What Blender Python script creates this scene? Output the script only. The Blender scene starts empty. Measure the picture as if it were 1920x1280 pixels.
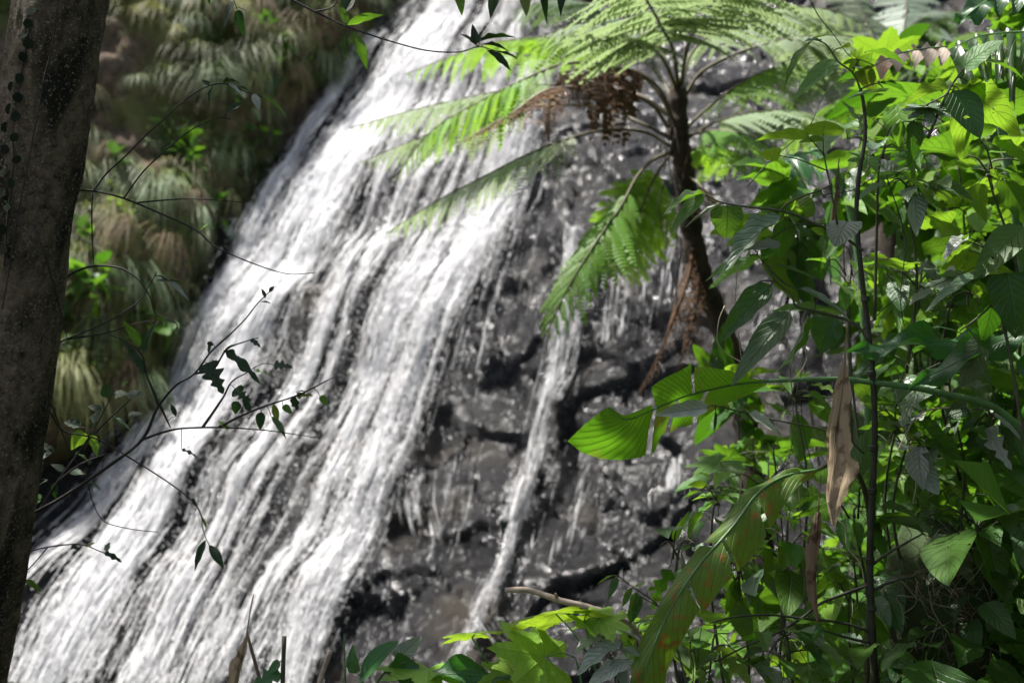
import bpy, math, random
import numpy as np
from mathutils import Vector, Matrix

# ------------------------------------------------------------------ camera, sky, sun
scene = bpy.context.scene
C = scene.collection
PITCH = math.radians(10.0)
CAM = Vector((0.0, 0.0, 1.6))
LENS = 40.0
K = 36.0 / LENS
cam_d = bpy.data.cameras.new("camera")
cam = bpy.data.objects.new("camera", cam_d)
C.objects.link(cam)
cam.location = CAM
cam.rotation_euler = (math.pi / 2 + PITCH, 0, 0)
cam_d.lens = LENS
cam_d.sensor_width = 36.0
cam_d.clip_start = 0.05
cam_d.clip_end = 2000
cam_d.dof.use_dof = True
cam_d.dof.focus_distance = 2.85
cam_d.dof.aperture_fstop = 3.0
scene.camera = cam

SUN_EL = math.radians(68.0)
SUN_AZ = math.radians(-92.0)      # clockwise from +Y (ahead of the camera) towards +X
SDIR = Vector((math.sin(SUN_AZ) * math.cos(SUN_EL), math.cos(SUN_AZ) * math.cos(SUN_EL), math.sin(SUN_EL)))
world = bpy.data.worlds.new("World")
scene.world = world
world.use_nodes = True
wn = world.node_tree
bg = wn.nodes["Background"]
sky = wn.nodes.new("ShaderNodeTexSky")
sky.sky_type = 'NISHITA'
sky.sun_disc = False
sky.sun_elevation = SUN_EL
sky.sun_rotation = SUN_AZ
sky.air_density = 0.8
sky.dust_density = 4.0
wn.links.new(sky.outputs[0], bg.inputs[0])
bg.inputs[1].default_value = 0.085
sl = bpy.data.lights.new("sun", 'SUN')
sl.energy = 5.0
sl.angle = math.radians(0.5)
sl.color = (1.0, 0.97, 0.92)
so = bpy.data.objects.new("sun", sl)
C.objects.link(so)
so.rotation_euler = (-SDIR).to_track_quat('-Z', 'Y').to_euler()
scene.view_settings.view_transform = 'Standard'
scene.view_settings.look = 'None'
scene.view_settings.gamma = 1.0
scene.view_settings.exposure = 1.25
scene.cycles.use_denoising = True
scene.cycles.max_bounces = 6
scene.cycles.transparent_max_bounces = 16
scene.cycles.sample_clamp_indirect = 6.0

random.seed(7)
rng = np.random.default_rng(7)
R = random.uniform

# ------------------------------------------------------------------ helpers
FWD = Vector((0, math.cos(PITCH), math.sin(PITCH)))
RGT = Vector((1, 0, 0))
UPV = Vector((0, -math.sin(PITCH), math.cos(PITCH)))


def P(px, py, d):
    """point at distance d (along the view axis) that the photograph shows at px, py"""
    px, py, d = float(px), float(py), float(d)
    return CAM + d * (FWD + ((px - 960) / 1920 * K) * RGT + ((640 - py) / 1920 * K) * UPV)


def pxm(d):
    return K * d / 1920.0


def proj(p):
    v = Vector(p) - CAM
    d = v.dot(FWD)
    return 960 + v.dot(RGT) / d / K * 1920, 640 - v.dot(UPV) / d / K * 1920, d


def _hash(ix, iy, iz, seed):
    n = (ix * 374761393 + iy * 668265263 + iz * 2147483647 + seed * 1274126177) & 0xFFFFFFFF
    n = ((n ^ (n >> 13)) * 1274126177) & 0xFFFFFFFF
    n = n ^ (n >> 16)
    return (n & 0xFFFF) / 65535.0


def vnoise(x, y, z=0.0, seed=0):
    x = np.asarray(x, float); y = np.asarray(y, float); z = np.asarray(z, float) + 0 * x
    xi = np.floor(x).astype(np.int64); yi = np.floor(y).astype(np.int64); zi = np.floor(z).astype(np.int64)
    xf = x - xi; yf = y - yi; zf = z - zi
    xf = xf * xf * (3 - 2 * xf); yf = yf * yf * (3 - 2 * yf); zf = zf * zf * (3 - 2 * zf)
    r = 0
    for dx in (0, 1):
        wx = xf if dx else 1 - xf
        for dy in (0, 1):
            wy = yf if dy else 1 - yf
            for dz in (0, 1):
                wz = zf if dz else 1 - zf
                r = r + wx * wy * wz * _hash(xi + dx, yi + dy, zi + dz, seed)
    return r * 2 - 1


def fbm(x, y, z=0.0, oct=4, seed=0, gain=0.5):
    a, s, r = 1.0, 1.0, 0
    for o in range(oct):
        r = r + a * vnoise(np.asarray(x) * s, np.asarray(y) * s, np.asarray(z) * s, seed + o * 17)
        a *= gain; s *= 2.03
    return r


def mesh(name, verts, faces, smooth=True, uvs=None):
    me = bpy.data.meshes.new(name)
    me.from_pydata([tuple(v) for v in verts], [], [tuple(f) for f in faces])
    if uvs is not None:
        uvl = me.uv_layers.new(name="UVMap")
        li = np.empty(len(me.loops), dtype=np.int32)
        me.loops.foreach_get("vertex_index", li)
        uvl.data.foreach_set("uv", np.asarray(uvs, dtype=np.float32)[li].ravel())
    if smooth:
        me.polygons.foreach_set("use_smooth", np.ones(len(me.polygons), dtype=bool))
    me.materials.append(None)
    me.update()
    return me


def mesh_np(name, V, F, smooth=True, uvs=None):
    """V (n,3), F (m,k) arrays with k constant: quick path for large meshes"""
    me = bpy.data.meshes.new(name)
    V = np.asarray(V, np.float32); F = np.asarray(F, np.int32)
    k = F.shape[1]
    me.vertices.add(len(V)); me.vertices.foreach_set("co", V.ravel())
    me.loops.add(F.size); me.loops.foreach_set("vertex_index", F.ravel())
    me.polygons.add(len(F))
    me.polygons.foreach_set("loop_start", np.arange(0, F.size, k, dtype=np.int32))
    me.polygons.foreach_set("loop_total", np.full(len(F), k, dtype=np.int32))
    if uvs is not None:
        uvl = me.uv_layers.new(name="UVMap")
        uvl.data.foreach_set("uv", np.asarray(uvs, np.float32)[F.ravel()].ravel())
    me.polygons.foreach_set("use_smooth", np.full(len(F), smooth, dtype=bool))
    me.materials.append(None)
    me.update(calc_edges=True)
    me.validate()
    return me


def link(name, me, mat):
    o = bpy.data.objects.new(name, me)
    C.objects.link(o)
    o.material_slots[0].link = 'OBJECT'
    o.material_slots[0].material = mat
    return o


WORLD = {}


def thing(name, label, cat, loc, group=None):
    o = bpy.data.objects.new(name, None)
    C.objects.link(o)
    o.empty_display_size = 0.05
    o.location = loc
    o["label"] = label
    o["category"] = cat
    if group:
        o["group"] = group
    WORLD[o] = Matrix.Translation(Vector(loc))
    return o


def part(name, me, mat, parent, mw=None):
    """a part (or sub-part) whose world matrix is mw"""
    o = link(name, me, mat)
    mw = mw or Matrix.Identity(4)
    o.parent = parent
    o.matrix_basis = WORLD[parent].inverted() @ mw
    WORLD[o] = mw
    return o


def single(name, me, mat, label, cat, group=None):
    o = link(name, me, mat)
    o["label"] = label; o["category"] = cat
    if group:
        o["group"] = group
    WORLD[o] = Matrix.Identity(4)
    return o


def struct(name, me, mat, kind="structure", label=None):
    o = link(name, me, mat)
    o["kind"] = kind
    if label:
        o["label"] = label
    WORLD[o] = Matrix.Identity(4)
    return o


def smooth_path(pts, n=6):
    """Catmull-Rom through Vectors"""
    pts = [Vector(p) for p in pts]
    if len(pts) < 3:
        a, b = pts
        return [a.lerp(b, i / n) for i in range(n + 1)]
    out = []
    q = [pts[0] * 2 - pts[1]] + pts + [pts[-1] * 2 - pts[-2]]
    for i in range(1, len(q) - 2):
        p0, p1, p2, p3 = q[i - 1:i + 3]
        for k in range(n):
            t = k / n
            out.append(0.5 * ((2 * p1) + (p2 - p0) * t + (2 * p0 - 5 * p1 + 4 * p2 - p3) * t * t + (3 * p1 - p0 - 3 * p2 + p3) * t ** 3))
    out.append(pts[-1])
    return out


class MB:
    def __init__(self):
        self.v, self.f, self.uv = [], [], []

    def tube(self, pts, r0, r1=None, seg=6, knob=0.0, n=4, cap=True):
        pts = smooth_path(pts, n) if n else [Vector(p) for p in pts]
        r1 = r0 if r1 is None else r1
        base = len(self.v)
        N = len(pts)
        ref = Vector((0.3, 0.9, 0.2))
        for i, p in enumerate(pts):
            t = (pts[min(i + 1, N - 1)] - pts[max(i - 1, 0)])
            if t.length < 1e-9:
                t = Vector((0, 0, 1))
            t.normalize()
            a = ref - ref.dot(t) * t
            if a.length < 1e-3:
                a = Vector((1, 0, 0)) - t.x * t
            a.normalize()
            b = t.cross(a)
            ref = a
            r = r0 + (r1 - r0) * i / (N - 1)
            if knob:
                r *= 1 + knob * R(-1, 1)
            for k in range(seg):
                an = 2 * math.pi * k / seg
                self.v.append(p + r * (math.cos(an) * a + math.sin(an) * b))
                self.uv.append((k / seg, i / N))
        for i in range(N - 1):
            for k in range(seg):
                k2 = (k + 1) % seg
                self.f.append((base + i * seg + k, base + i * seg + k2, base + (i + 1) * seg + k2, base + (i + 1) * seg + k))
        if cap:
            self.f.append(tuple(base + k for k in range(seg))[::-1])
            self.f.append(tuple(base + (N - 1) * seg + k for k in range(seg)))
        return pts

    def grid(self, rows, uvs=None, closed=False):
        base = len(self.v)
        m = len(rows[0])
        for i, r in enumerate(rows):
            for j, p in enumerate(r):
                self.v.append(Vector(p))
                self.uv.append(uvs[i][j] if uvs else (j / (m - 1), i / (len(rows) - 1)))
        for i in range(len(rows) - 1):
            for j in range(m - 1):
                a = base + i * m + j
                self.f.append((a, a + 1, a + m + 1, a + m))

    def build(self, name):
        return mesh(name, self.v, self.f, True, self.uv)


# ------------------------------------------------------------------ materials
def nodes(name):
    m = bpy.data.materials.new(name)
    m.use_nodes = True
    nt = m.node_tree
    for n in list(nt.nodes):
        nt.nodes.remove(n)
    out = nt.nodes.new("ShaderNodeOutputMaterial")
    return m, nt, out


def N(nt, typ, **kw):
    n = nt.nodes.new(typ)
    ins = kw.pop("ins", {})
    for k, v in kw.items():
        setattr(n, k, v)
    for k, v in ins.items():
        s = n.inputs[k]
        if isinstance(v, bpy.types.NodeSocket):
            nt.links.new(v, s)
        else:
            s.default_value = v
    return n


def M_(nt, op, a, b=None, c=None, clamp=False):
    n = nt.nodes.new("ShaderNodeMath")
    n.operation = op
    n.use_clamp = clamp
    for i, v in enumerate((a, b, c)):
        if v is None:
            continue
        if isinstance(v, bpy.types.NodeSocket):
            nt.links.new(v, n.inputs[i])
        else:
            n.inputs[i].default_value = v
    return n.outputs[0]


def mixc(nt, f, a, b, mode='MIX'):
    n = nt.nodes.new("ShaderNodeMix")
    n.data_type = 'RGBA'
    n.blend_type = mode
    for s, v in ((n.inputs[0], f), (n.inputs[6], a), (n.inputs[7], b)):
        if isinstance(v, bpy.types.NodeSocket):
            nt.links.new(v, s)
        else:
            s.default_value = v if not isinstance(v, tuple) else (v + (1,) if len(v) == 3 else v)
    return n.outputs[2]


def ramp(nt, fac, stops, interp='LINEAR'):
    n = nt.nodes.new("ShaderNodeValToRGB")
    n.color_ramp.interpolation = interp
    e = n.color_ramp.elements
    while len(e) < len(stops):
        e.new(0.5)
    for i, (p, c) in enumerate(stops):
        e[i].position = p
        e[i].color = c + (1,) if len(c) == 3 else c
    nt.links.new(fac, n.inputs[0])
    return n.outputs[0]


def leaf_mat(name, top, vein, trans, tw=0.42, rough=0.42, nv=8.0, slant=2.4, vb=0.35, blem=None, vein_w=0.10, spec=0.5, hue=0.03, ns=5.0, holes=0.0):
    """a leaf: veins and blemishes on the blade, light let through from behind"""
    m, nt, out = nodes(name)
    uv = N(nt, "ShaderNodeUVMap").outputs[0]
    sep = N(nt, "ShaderNodeSeparateXYZ", ins={0: uv})
    u, v = sep.outputs[0], sep.outputs[1]
    ua = M_(nt, 'MULTIPLY', M_(nt, 'ABSOLUTE', M_(nt, 'SUBTRACT', u, 0.5)), 2.0)
    ph = M_(nt, 'SUBTRACT', M_(nt, 'MULTIPLY', v, nv), M_(nt, 'MULTIPLY', ua, slant))
    fr = M_(nt, 'FRACT', ph)
    tri = M_(nt, 'ABSOLUTE', M_(nt, 'SUBTRACT', fr, 0.5))          # 0.5 at the vein
    side = M_(nt, 'MULTIPLY', M_(nt, 'SUBTRACT', tri, 0.5 - vein_w), 1.0 / vein_w, clamp=True)
    mid = M_(nt, 'SUBTRACT', 1.0, M_(nt, 'MULTIPLY', ua, 14.0), clamp=True)
    vm = M_(nt, 'MAXIMUM', side, mid)
    oi = N(nt, "ShaderNodeObjectInfo")
    geo = N(nt, "ShaderNodeNewGeometry")
    tc = N(nt, "ShaderNodeTexCoord")
    off = N(nt, "ShaderNodeVectorMath", operation='ADD', ins={0: tc.outputs['Object']})
    nt.links.new(oi.outputs['Location'], off.inputs[1])
    no = N(nt, "ShaderNodeTexNoise", ins={'Vector': off.outputs[0], 'Scale': ns, 'Detail': 4.0})
    nfine = N(nt, "ShaderNodeTexNoise", ins={'Vector': off.outputs[0], 'Scale': 60.0, 'Detail': 3.0})
    col = mixc(nt, M_(nt, 'MULTIPLY', vm, vb), top, vein)
    col = mixc(nt, M_(nt, 'MULTIPLY', no.outputs[0], 0.7), col, tuple(c * 0.55 for c in top))
    if blem:
        bl = ramp(nt, no.outputs[0], [(0.56, (0, 0, 0)), (0.66, (1, 1, 1))])
        col = mixc(nt, bl, col, blem)
    hs = N(nt, "ShaderNodeHueSaturation", ins={'Color': col})
    nt.links.new(M_(nt, 'ADD', 0.5 - hue * 0.5, M_(nt, 'MULTIPLY', oi.outputs['Random'], hue)), hs.inputs['Hue'])
    nt.links.new(M_(nt, 'ADD', 0.7, M_(nt, 'MULTIPLY', oi.outputs['Random'], 0.6)), hs.inputs['Value'])
    if holes:
        hn = N(nt, "ShaderNodeTexNoise", ins={'Vector': off.outputs[0], 'Scale': 7.5, 'Detail': 2.5, 'Roughness': 0.6})
        spot = ramp(nt, hn.outputs[0], [(holes - 0.035, (0, 0, 0)), (holes - 0.01, (1, 1, 1))])
        hcol = mixc(nt, spot, hs.outputs[0], (0.10, 0.07, 0.02))
    hgt = M_(nt, 'ADD', M_(nt, 'MULTIPLY', vm, -0.6), M_(nt, 'MULTIPLY', nfine.outputs[0], 0.25))
    hgt = M_(nt, 'ADD', hgt, M_(nt, 'MULTIPLY', no.outputs[0], 0.8))
    bump = N(nt, "ShaderNodeBump", ins={'Strength': 0.55, 'Distance': 0.006, 'Height': hgt})
    rg = M_(nt, 'ADD', rough - 0.08, M_(nt, 'MULTIPLY', nfine.outputs[0], 0.2))
    pb = N(nt, "ShaderNodeBsdfPrincipled", ins={'Base Color': hs.outputs[0], 'Roughness': rg, 'Normal': bump.outputs[0], 'Specular IOR Level': spec})
    tcol = mixc(nt, M_(nt, 'MULTIPLY', vm, 0.45), trans, tuple(c * 0.35 for c in trans))
    tcol = mixc(nt, M_(nt, 'MULTIPLY', no.outputs[0], 0.5), tcol, tuple(c * 0.5 for c in trans))
    if blem:
        tcol = mixc(nt, bl, tcol, tuple(c * 0.8 for c in blem))
    tr = N(nt, "ShaderNodeBsdfTranslucent", ins={'Color': tcol, 'Normal': bump.outputs[0]})
    mx = N(nt, "ShaderNodeMixShader", ins={0: tw})
    nt.links.new(pb.outputs[0], mx.inputs[1]); nt.links.new(tr.outputs[0], mx.inputs[2])
    if holes:
        nt.links.new(hcol, pb.inputs['Base Color'])
        tp = N(nt, "ShaderNodeBsdfTransparent")
        hm = N(nt, "ShaderNodeMixShader", ins={0: M_(nt, 'GREATER_THAN', hn.outputs[0], holes)})
        nt.links.new(mx.outputs[0], hm.inputs[1]); nt.links.new(tp.outputs[0], hm.inputs[2])
        nt.links.new(hm.outputs[0], out.inputs[0])
        return m
    nt.links.new(mx.outputs[0], out.inputs[0])
    return m


def plain_mat(name, a, b, scale=20.0, rough=0.7, bump=0.4, dist=0.01, stretch=(1, 1, 1), spec=0.4, c=None, cpos=0.6):
    m, nt, out = nodes(name)
    tc = N(nt, "ShaderNodeTexCoord")
    mp = N(nt, "ShaderNodeMapping", ins={'Vector': tc.outputs['Object'], 'Scale': stretch})
    n1 = N(nt, "ShaderNodeTexNoise", ins={'Vector': mp.outputs[0], 'Scale': scale, 'Detail': 6.0, 'Roughness': 0.65})
    n2 = N(nt, "ShaderNodeTexNoise", ins={'Vector': mp.outputs[0], 'Scale': scale * 0.17, 'Detail': 4.0})
    f = ramp(nt, n1.outputs[0], [(0.35, (0, 0, 0)), (0.68, (1, 1, 1))])
    col = mixc(nt, f, a, b)
    if c:
        col = mixc(nt, ramp(nt, n2.outputs[0], [(cpos - 0.08, (0, 0, 0)), (cpos + 0.04, (1, 1, 1))]), col, c)
    bp = N(nt, "ShaderNodeBump", ins={'Strength': bump, 'Distance': dist, 'Height': n1.outputs[0]})
    pb = N(nt, "ShaderNodeBsdfPrincipled", ins={'Base Color': col, 'Roughness': rough, 'Normal': bp.outputs[0], 'Specular IOR Level': spec})
    nt.links.new(pb.outputs[0], out.inputs[0])
    return m


MAT = {}
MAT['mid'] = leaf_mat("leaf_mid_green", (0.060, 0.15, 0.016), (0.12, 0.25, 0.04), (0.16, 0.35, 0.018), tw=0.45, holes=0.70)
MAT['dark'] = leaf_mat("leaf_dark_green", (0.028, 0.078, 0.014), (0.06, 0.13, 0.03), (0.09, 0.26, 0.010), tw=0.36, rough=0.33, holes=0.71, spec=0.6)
MAT['bright'] = leaf_mat("leaf_young_green", (0.12, 0.26, 0.015), (0.20, 0.36, 0.04), (0.25, 0.45, 0.025), tw=0.47, rough=0.45, holes=0.71)
MAT['grey'] = leaf_mat("leaf_sheen_grey", (0.115, 0.18, 0.095), (0.06, 0.10, 0.05), (0.12, 0.27, 0.03), tw=0.22, rough=0.30, vb=0.6, vein_w=0.16, spec=0.8, holes=0.71)  # sky reflection on glossy leaf tops put into the greyish base colour
MAT['palesheen'] = leaf_mat("leaf_sheen_pale", (0.38, 0.43, 0.35), (0.14, 0.18, 0.12), (0.16, 0.26, 0.1), tw=0.18, rough=0.32, vb=0.75, vein_w=0.16, spec=0.8)  # paler still: sky glare on leaf tops put into the colour
MAT['strap'] = leaf_mat("leaf_strap_green", (0.035, 0.12, 0.03), (0.05, 0.15, 0.04), (0.07, 0.28, 0.015), tw=0.35, rough=0.33, nv=26, slant=5, vb=0.2, spec=0.6)
MAT['banana'] = leaf_mat("leaf_banana_green", (0.07, 0.19, 0.015), (0.17, 0.30, 0.03), (0.14, 0.36, 0.012), tw=0.46, rough=0.36, nv=37, slant=4.3, vb=0.25, vein_w=0.3, blem=(0.22, 0.26, 0.03), ns=11.0)
MAT['sick'] = leaf_mat("leaf_yellowing", (0.09, 0.15, 0.02), (0.17, 0.20, 0.03), (0.25, 0.42, 0.02), tw=0.4, rough=0.45, nv=22, slant=3, blem=(0.24, 0.11, 0.02), ns=34.0)
MAT['dead'] = leaf_mat("leaf_dead_brown", (0.40, 0.30, 0.20), (0.22, 0.15, 0.09), (0.22, 0.12, 0.05), tw=0.2, rough=0.75, nv=30, slant=9, spec=0.2, blem=(0.14, 0.085, 0.05), ns=30.0)
MAT['pink'] = leaf_mat("leaf_dry_pinkish", (0.52, 0.42, 0.34), (0.30, 0.20, 0.14), (0.40, 0.26, 0.16), tw=0.25, rough=0.5, nv=16, slant=3, spec=0.4, blem=(0.35, 0.16, 0.08))
MAT['fern'] = leaf_mat("fern_green", (0.12, 0.24, 0.03), (0.14, 0.26, 0.05), (0.34, 0.62, 0.03), tw=0.42, rough=0.45, vb=0.1, spec=0.4)
MAT['fernlit'] = leaf_mat("fern_lit_green", (0.13, 0.28, 0.02), (0.14, 0.3, 0.04), (0.36, 0.74, 0.02), tw=0.5, rough=0.45, vb=0.1)  # brighter copy of fern: sunlight on the hanging frond put into its colour
MAT['fernpale'] = leaf_mat("fern_pale_glare", (0.31, 0.39, 0.24), (0.33, 0.41, 0.26), (0.40, 0.54, 0.22), tw=0.38, rough=0.32, vb=0.1, spec=0.6)  # light green fronds, with whitish sun glare put into the base colour
MAT['ferngrey'] = leaf_mat("fern_greyish", (0.16, 0.23, 0.16), (0.2, 0.27, 0.18), (0.2, 0.32, 0.1), tw=0.3, rough=0.45, vb=0.1)
MAT['ferndead'] = leaf_mat("fern_dead", (0.13, 0.075, 0.045), (0.16, 0.1, 0.06), (0.12, 0.06, 0.03), tw=0.2, rough=0.8, vb=0.1, spec=0.2)
MAT['ferntan'] = leaf_mat("fern_dead_tan", (0.20, 0.12, 0.07), (0.24, 0.15, 0.09), (0.2, 0.1, 0.05), tw=0.25, rough=0.8, vb=0.1, spec=0.2)
MAT['grass'] = leaf_mat("bank_grass", (0.19, 0.235, 0.11), (0.22, 0.26, 0.12), (0.26, 0.33, 0.10), tw=0.35, rough=0.45, vb=0.05, hue=0.09)
MAT['deep'] = leaf_mat("leaf_silhouette_dark", (0.012, 0.034, 0.008), (0.02, 0.05, 0.012), (0.03, 0.10, 0.006), tw=0.3, rough=0.4)  # darker leaf copy: the silhouetted look is put into the colour
MAT['lime'] = leaf_mat("leaf_lime", (0.21, 0.36, 0.035), (0.27, 0.42, 0.07), (0.36, 0.56, 0.03), tw=0.42, rough=0.45, holes=0.73)
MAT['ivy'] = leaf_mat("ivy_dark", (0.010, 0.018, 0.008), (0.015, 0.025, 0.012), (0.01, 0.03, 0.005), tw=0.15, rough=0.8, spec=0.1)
MAT['grassolive'] = leaf_mat("bank_grass_olive", (0.25, 0.25, 0.09), (0.26, 0.26, 0.1), (0.32, 0.35, 0.08), tw=0.35, rough=0.5, vb=0.05, hue=0.06)
MAT['grassdry'] = leaf_mat("bank_grass_dry", (0.28, 0.21, 0.11), (0.3, 0.22, 0.12), (0.3, 0.22, 0.1), tw=0.3, rough=0.6, vb=0.05, hue=0.04)
MAT['stem'] = plain_mat("stem_green_brown", (0.035, 0.045, 0.02), (0.07, 0.07, 0.035), 40, 0.6)
MAT['cane'] = plain_mat("cane_dark", (0.012, 0.014, 0.008), (0.035, 0.035, 0.02), 30, 0.55)
MAT['twig'] = plain_mat("twig_dark", (0.008, 0.007, 0.005), (0.022, 0.019, 0.014), 60, 0.7)
MAT['petiole'] = plain_mat("petiole_green", (0.06, 0.12, 0.04), (0.10, 0.22, 0.08), 20, 0.4)
MAT['tan'] = plain_mat("vine_tan", (0.22, 0.19, 0.12), (0.33, 0.29, 0.2), 40, 0.6)
MAT['fern_trunk'] = plain_mat("fern_trunk_fibre", (0.018, 0.013, 0.009), (0.06, 0.04, 0.025), 26, 0.9, 0.9, 0.03, (1, 1, 0.3))
MAT['rachis'] = plain_mat("rachis_brown", (0.05, 0.04, 0.02), (0.10, 0.09, 0.04), 30, 0.6)
MAT['drystick'] = plain_mat("dry_wood", (0.20, 0.15, 0.11), (0.40, 0.33, 0.26), 30, 0.8, 0.6, 0.006, (1, 1, 1))
MAT['root'] = plain_mat("root_brown", (0.09, 0.06, 0.04), (0.2, 0.15, 0.1), 20, 0.85)
MAT['soil'] = plain_mat("forest_soil", (0.02, 0.016, 0.011), (0.06, 0.045, 0.03), 3, 0.95, 0.8, 0.05, c=(0.03, 0.05, 0.015), cpos=0.55)


def bark_mat():
    m, nt, out = nodes("bark_lichen")
    tc = N(nt, "ShaderNodeTexCoord")
    o = tc.outputs['Object']
    mp = N(nt, "ShaderNodeMapping", ins={'Vector': o, 'Scale': (1, 1, 0.45)})
    big = N(nt, "ShaderNodeTexNoise", ins={'Vector': mp.outputs[0], 'Scale': 7.0, 'Detail': 6.0, 'Roughness': 0.6, 'Distortion': 0.4})
    mid = N(nt, "ShaderNodeTexNoise", ins={'Vector': o, 'Scale': 34.0, 'Detail': 8.0, 'Roughness': 0.75})
    fine = N(nt, "ShaderNodeTexNoise", ins={'Vector': o, 'Scale': 160.0, 'Detail': 5.0, 'Roughness': 0.7})
    col = mixc(nt, ramp(nt, mid.outputs[0], [(0.36, (0, 0, 0)), (0.62, (1, 1, 1))]), (0.035, 0.026, 0.016), (0.21, 0.17, 0.11))
    moss = ramp(nt, M_(nt, 'ADD', M_(nt, 'MULTIPLY', big.outputs[0], 0.75), M_(nt, 'MULTIPLY', mid.outputs[0], 0.25)), [(0.49, (0, 0, 0)), (0.57, (1, 1, 1))])
    col = mixc(nt, moss, col, (0.014, 0.014, 0.007))
    col = mixc(nt, ramp(nt, fine.outputs[0], [(0.57, (0, 0, 0)), (0.63, (1, 1, 1))]), col, (0.27, 0.25, 0.18))
    h = M_(nt, 'ADD', M_(nt, 'MULTIPLY', mid.outputs[0], 0.6), M_(nt, 'MULTIPLY', fine.outputs[0], 0.4))
    bp = N(nt, "ShaderNodeBump", ins={'Strength': 1.0, 'Distance': 0.02, 'Height': h})
    pb = N(nt, "ShaderNodeBsdfPrincipled", ins={'Base Color': col, 'Roughness': 0.85, 'Normal': bp.outputs[0], 'Specular IOR Level': 0.2})
    nt.links.new(pb.outputs[0], out.inputs[0])
    return m


MAT['bark'] = bark_mat()


def rock_mat():
    m, nt, out = nodes("wet_basalt")
    tc = N(nt, "ShaderNodeTexCoord")
    o = tc.outputs['Object']
    big = N(nt, "ShaderNodeTexNoise", ins={'Vector': o, 'Scale': 0.9, 'Detail': 6.0, 'Roughness': 0.6})
    mid = N(nt, "ShaderNodeTexNoise", ins={'Vector': o, 'Scale': 9.0, 'Detail': 8.0, 'Roughness': 0.75})
    fine = N(nt, "ShaderNodeTexNoise", ins={'Vector': o, 'Scale': 30.0, 'Detail': 6.0, 'Roughness': 0.8})
    col = mixc(nt, ramp(nt, mid.outputs[0], [(0.38, (0, 0, 0)), (0.66, (1, 1, 1))]), (0.012, 0.012, 0.013), (0.048, 0.047, 0.049))
    col = mixc(nt, ramp(nt, big.outputs[0], [(0.55, (0, 0, 0)), (0.70, (1, 1, 1))]), col, (0.046, 0.036, 0.024), 'MIX')
    col = mixc(nt, M_(nt, 'MULTIPLY', ramp(nt, mid.outputs[0], [(0.60, (0, 0, 0)), (0.70, (1, 1, 1))]), 0.25), col, (0.06, 0.08, 0.02))
    h = M_(nt, 'ADD', M_(nt, 'MULTIPLY', mid.outputs[0], 1.0), M_(nt, 'MULTIPLY', fine.outputs[0], 0.8))
    bp = N(nt, "ShaderNodeBump", ins={'Strength': 1.0, 'Distance': 0.075, 'Height': h})
    rg = ramp(nt, big.outputs[0], [(0.4, (0.17, 0.17, 0.17)), (0.65, (0.36, 0.36, 0.36))])
    pb = N(nt, "ShaderNodeBsdfPrincipled", ins={'Base Color': col, 'Roughness': rg, 'Normal': bp.outputs[0], 'Specular IOR Level': 0.6})
    nt.links.new(pb.outputs[0], out.inputs[0])
    return m


MAT['rock'] = rock_mat()


def water_mat(sheet):
    m, nt, out = nodes("white_water_sheet" if sheet else "white_water_strand")
    df = N(nt, "ShaderNodeBsdfPrincipled", ins={'Base Color': (0.93, 0.93, 0.935, 1), 'Roughness': 0.35, 'Specular IOR Level': 0.5})
    tr = N(nt, "ShaderNodeBsdfTranslucent", ins={'Color': (0.93, 0.93, 0.935, 1)})
    mx = N(nt, "ShaderNodeMixShader", ins={0: 0.30})
    nt.links.new(df.outputs[0], mx.inputs[1]); nt.links.new(tr.outputs[0], mx.inputs[2])
    if not sheet:
        nt.links.new(mx.outputs[0], out.inputs[0])
        return m
    uv = N(nt, "ShaderNodeUVMap").outputs[0]
    at = N(nt, "ShaderNodeAttribute", attribute_name="dens")
    mp = N(nt, "ShaderNodeMapping", ins={'Vector': uv, 'Scale': (10.0, 1.3, 1.0)})
    n1 = N(nt, "ShaderNodeTexNoise", ins={'Vector': mp.outputs[0], 'Scale': 2.2, 'Detail': 9.0, 'Roughness': 0.72, 'Distortion': 0.3})
    mp2 = N(nt, "ShaderNodeMapping", ins={'Vector': uv, 'Scale': (24.0, 7.5, 1.0)})
    n2 = N(nt, "ShaderNodeTexNoise", ins={'Vector': mp2.outputs[0], 'Scale': 3.0, 'Detail': 6.0, 'Roughness': 0.7})
    a = M_(nt, 'ADD', M_(nt, 'MULTIPLY', n1.outputs[0], 0.5), M_(nt, 'MULTIPLY', n2.outputs[0], 0.5))
    a = M_(nt, 'ADD', M_(nt, 'MULTIPLY', M_(nt, 'SUBTRACT', a, 0.5), 7.0), M_(nt, 'SUBTRACT', M_(nt, 'MULTIPLY', at.outputs['Fac'], 1.55), 0.86))
    al = M_(nt, 'MULTIPLY', M_(nt, 'ADD', a, 0.12), 1.5, clamp=True)
    al = M_(nt, 'MULTIPLY', al, 0.94)
    bp = N(nt, "ShaderNodeBump", ins={'Strength': 0.5, 'Distance': 0.03, 'Height': M_(nt, 'ADD', n1.outputs[0], n2.outputs[0])})
    nt.links.new(bp.outputs[0], df.inputs['Normal'])
    tp = N(nt, "ShaderNodeBsdfTransparent")
    m2 = N(nt, "ShaderNodeMixShader", ins={0: al})
    nt.links.new(tp.outputs[0], m2.inputs[1]); nt.links.new(mx.outputs[0], m2.inputs[2])
    nt.links.new(m2.outputs[0], out.inputs[0])
    return m


MAT['sheet'] = water_mat(True)
MAT['strand'] = water_mat(False)


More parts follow.
